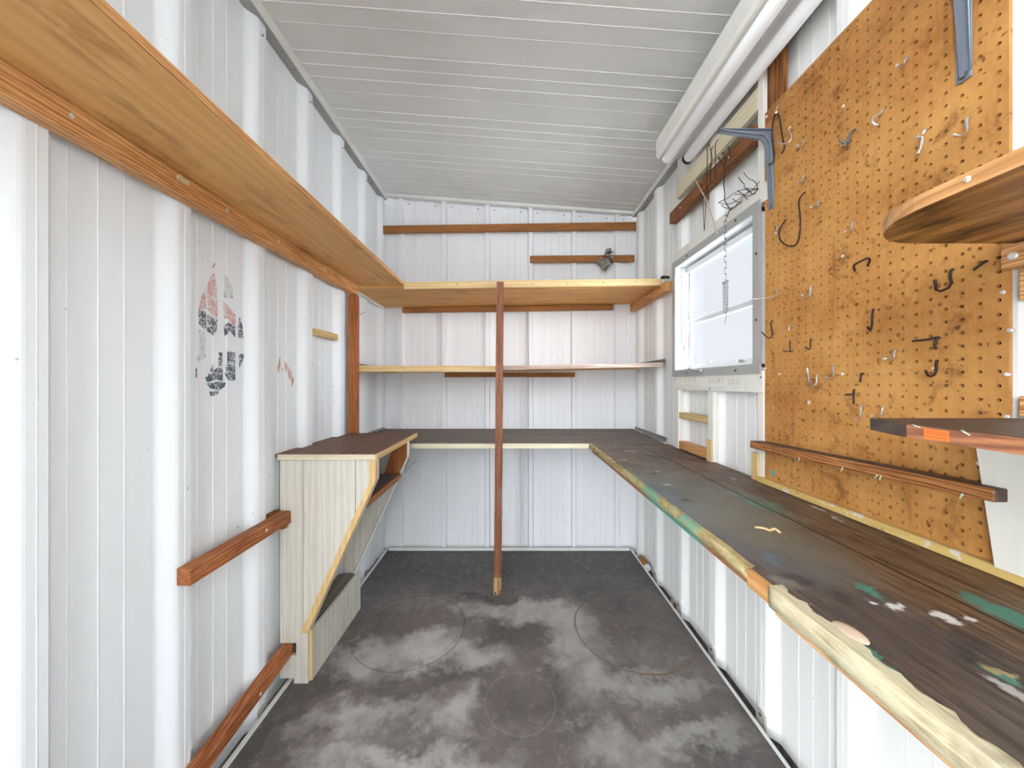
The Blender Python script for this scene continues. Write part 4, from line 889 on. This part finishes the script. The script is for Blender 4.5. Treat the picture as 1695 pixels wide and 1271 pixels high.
b = MB(); cx, cyy = .834, .834*F/(1201-CX)
n = 11; zt, zb = H+(CY-356)/F*cyy, H+(CY-463)/F*cyy; L = (zt-zb)/n
for i in range(n):
    z0 = zt-L*i+.002; z1 = zt-L*(i+1)-.002; w = .0042; pts = []
    for k in range(17):
        a = 2*math.pi*k/16; u = w*math.cos(a); zz = (z0+z1)/2+((z0-z1)/2-w)*(1 if math.sin(a) >= 0 else -1)+w*math.sin(a)
        pts.append((cx+(u if i % 2 else 0), cyy+(0 if i % 2 else u), zz))
    b.tube(pts, .0012, 6, cap=False)
tag(b.build('chain', GREYWIRE), 'thin grey steel chain hanging in front of the window', 'chain')
b = MB(); pts = []; zs, ze = H+(CY-466)/F*cyy, H+(CY-512)/F*cyy
for k in range(15*14+1):
    a = 2*math.pi*k/14; rr = .0105 if k < 12 else .0088
    pts.append((cx+rr*math.cos(a), cyy+rr*math.sin(a), zs+(ze-zs)*k/(15*14)))
b.tube(pts, .0015, 6)
b.tube([(cx, cyy, zb-.002), (cx, cyy, zs-.004), (cx, cyy+.0095, zs-.004), (cx, cyy+.014, zs+.002), (cx, cyy+.018, zs-.006)], .0015, 6, sub=1); b.tube([(cx, cyy, zs-.002), (cx, cyy-.009, zs-.002), (cx, cyy-.014, zs+.004), (cx, cyy-.018, zs-.004)], .0015, 6, sub=1)
b.tube([(cx, cyy+.008, ze+.002), (cx, cyy+.007, ze-.010), (cx, cyy, ze-.017), (cx, cyy-.007, ze-.010), (cx, cyy-.006, ze)], .0014, 6, sub=1)
b.tube([(cx, cyy-.002, ze-.014), (cx, cyy-.007, ze-.026), (cx, cyy-.004, ze-.032), (cx, cyy+.005, ze-.052)], .0012, 6, sub=1)
tag(b.build('coil_spring', GREYWIRE), 'grey coil spring with hook dangling from the chain in front of window', 'spring')

# ------------------------------------------------------------------ things in the floor gap
b = MB(); b.lathe((.875, 2.235, .000), (0, 1, .05), [(.020, .019), (.12, .019), (.125, .012)], 18); t = b.build('bottle', AMBER); 
tag(t, 'small amber bottle with white cap in gap beside the floor slab', 'bottle')
b = MB(); b.lathe((.875, 2.235, .000), (0, 1, .05), [(-.006, .016), (-.002, .0195), (.020, .0195)], 18); b.build('cap', CAPW, t)
b = MB(); b.lathe((.882, 1.915, -.045), (.1, .2, 1), [(0, .008), (.03, .009), (.04, .006)], 10); tag(b.build('cork_stub', plain('dusty_cork', lin(168, 146, 128), .8)), 'dusty cork stub in gap under the right wall', 'stub')

# ------------------------------------------------------------------ light and camera
w = bpy.data.worlds.new('overcast_sky'); S.world = w; w.use_nodes = True; nt = w.node_tree
bg = nt.nodes['Background']; tcn = nt.nodes.new('ShaderNodeTexCoord'); sp = nt.nodes.new('ShaderNodeSeparateXYZ'); nt.links.new(tcn.outputs['Generated'], sp.inputs[0])
mr = nt.nodes.new('ShaderNodeMapRange'); mr.inputs[1].default_value = .1; mr.inputs[2].default_value = -.25; mr.inputs[3].default_value = 0; mr.inputs[4].default_value = 1; nt.links.new(sp.outputs['Y'], mr.inputs[0])
mx = nt.nodes.new('ShaderNodeMix'); mx.data_type = 'RGBA'; nt.links.new(mr.outputs[0], mx.inputs[0])
K = 11.0; W = .5; mx.inputs[6].default_value = (W, W*1.035, W*1.08, 1); mx.inputs[7].default_value = (K, K*1.08, K*1.15, 1); nt.links.new(mx.outputs[2], bg.inputs[0]); bg.inputs[1].default_value = 1.0
def portal(name, loc, rot, sx, sy):
    l = bpy.data.lights.new(name, 'AREA'); l.shape = 'RECTANGLE'; l.size = sx; l.size_y = sy; l.cycles.is_portal = True
    o = bpy.data.objects.new(name, l); COL.objects.link(o); o.location = loc; o.rotation_euler = rot
portal('front_slit_portal', (0, YF-.12, 1.2), (math.radians(90), 0, 0), 2.2, 2.9)
portal('window_portal', (.965, 1.53, 1.51), (0, math.radians(90), 0), .7, .7)

cam = bpy.data.cameras.new('camera'); co = bpy.data.objects.new('camera', cam); COL.objects.link(co)
cam.sensor_width = 36; cam.lens = F/1695*36; co.location = (0, 0, H); co.rotation_euler = (math.radians(90), 0, 0)
cam.shift_x = (847.5-CX)/1695; cam.shift_y = (CY-635.5)/1695; cam.clip_start = .01
S.camera = co
vs = S.view_settings; vs.view_transform = 'Standard'; vs.look = 'None'; vs.gamma = 1; vs.use_curve_mapping = False; vs.exposure = 0.82
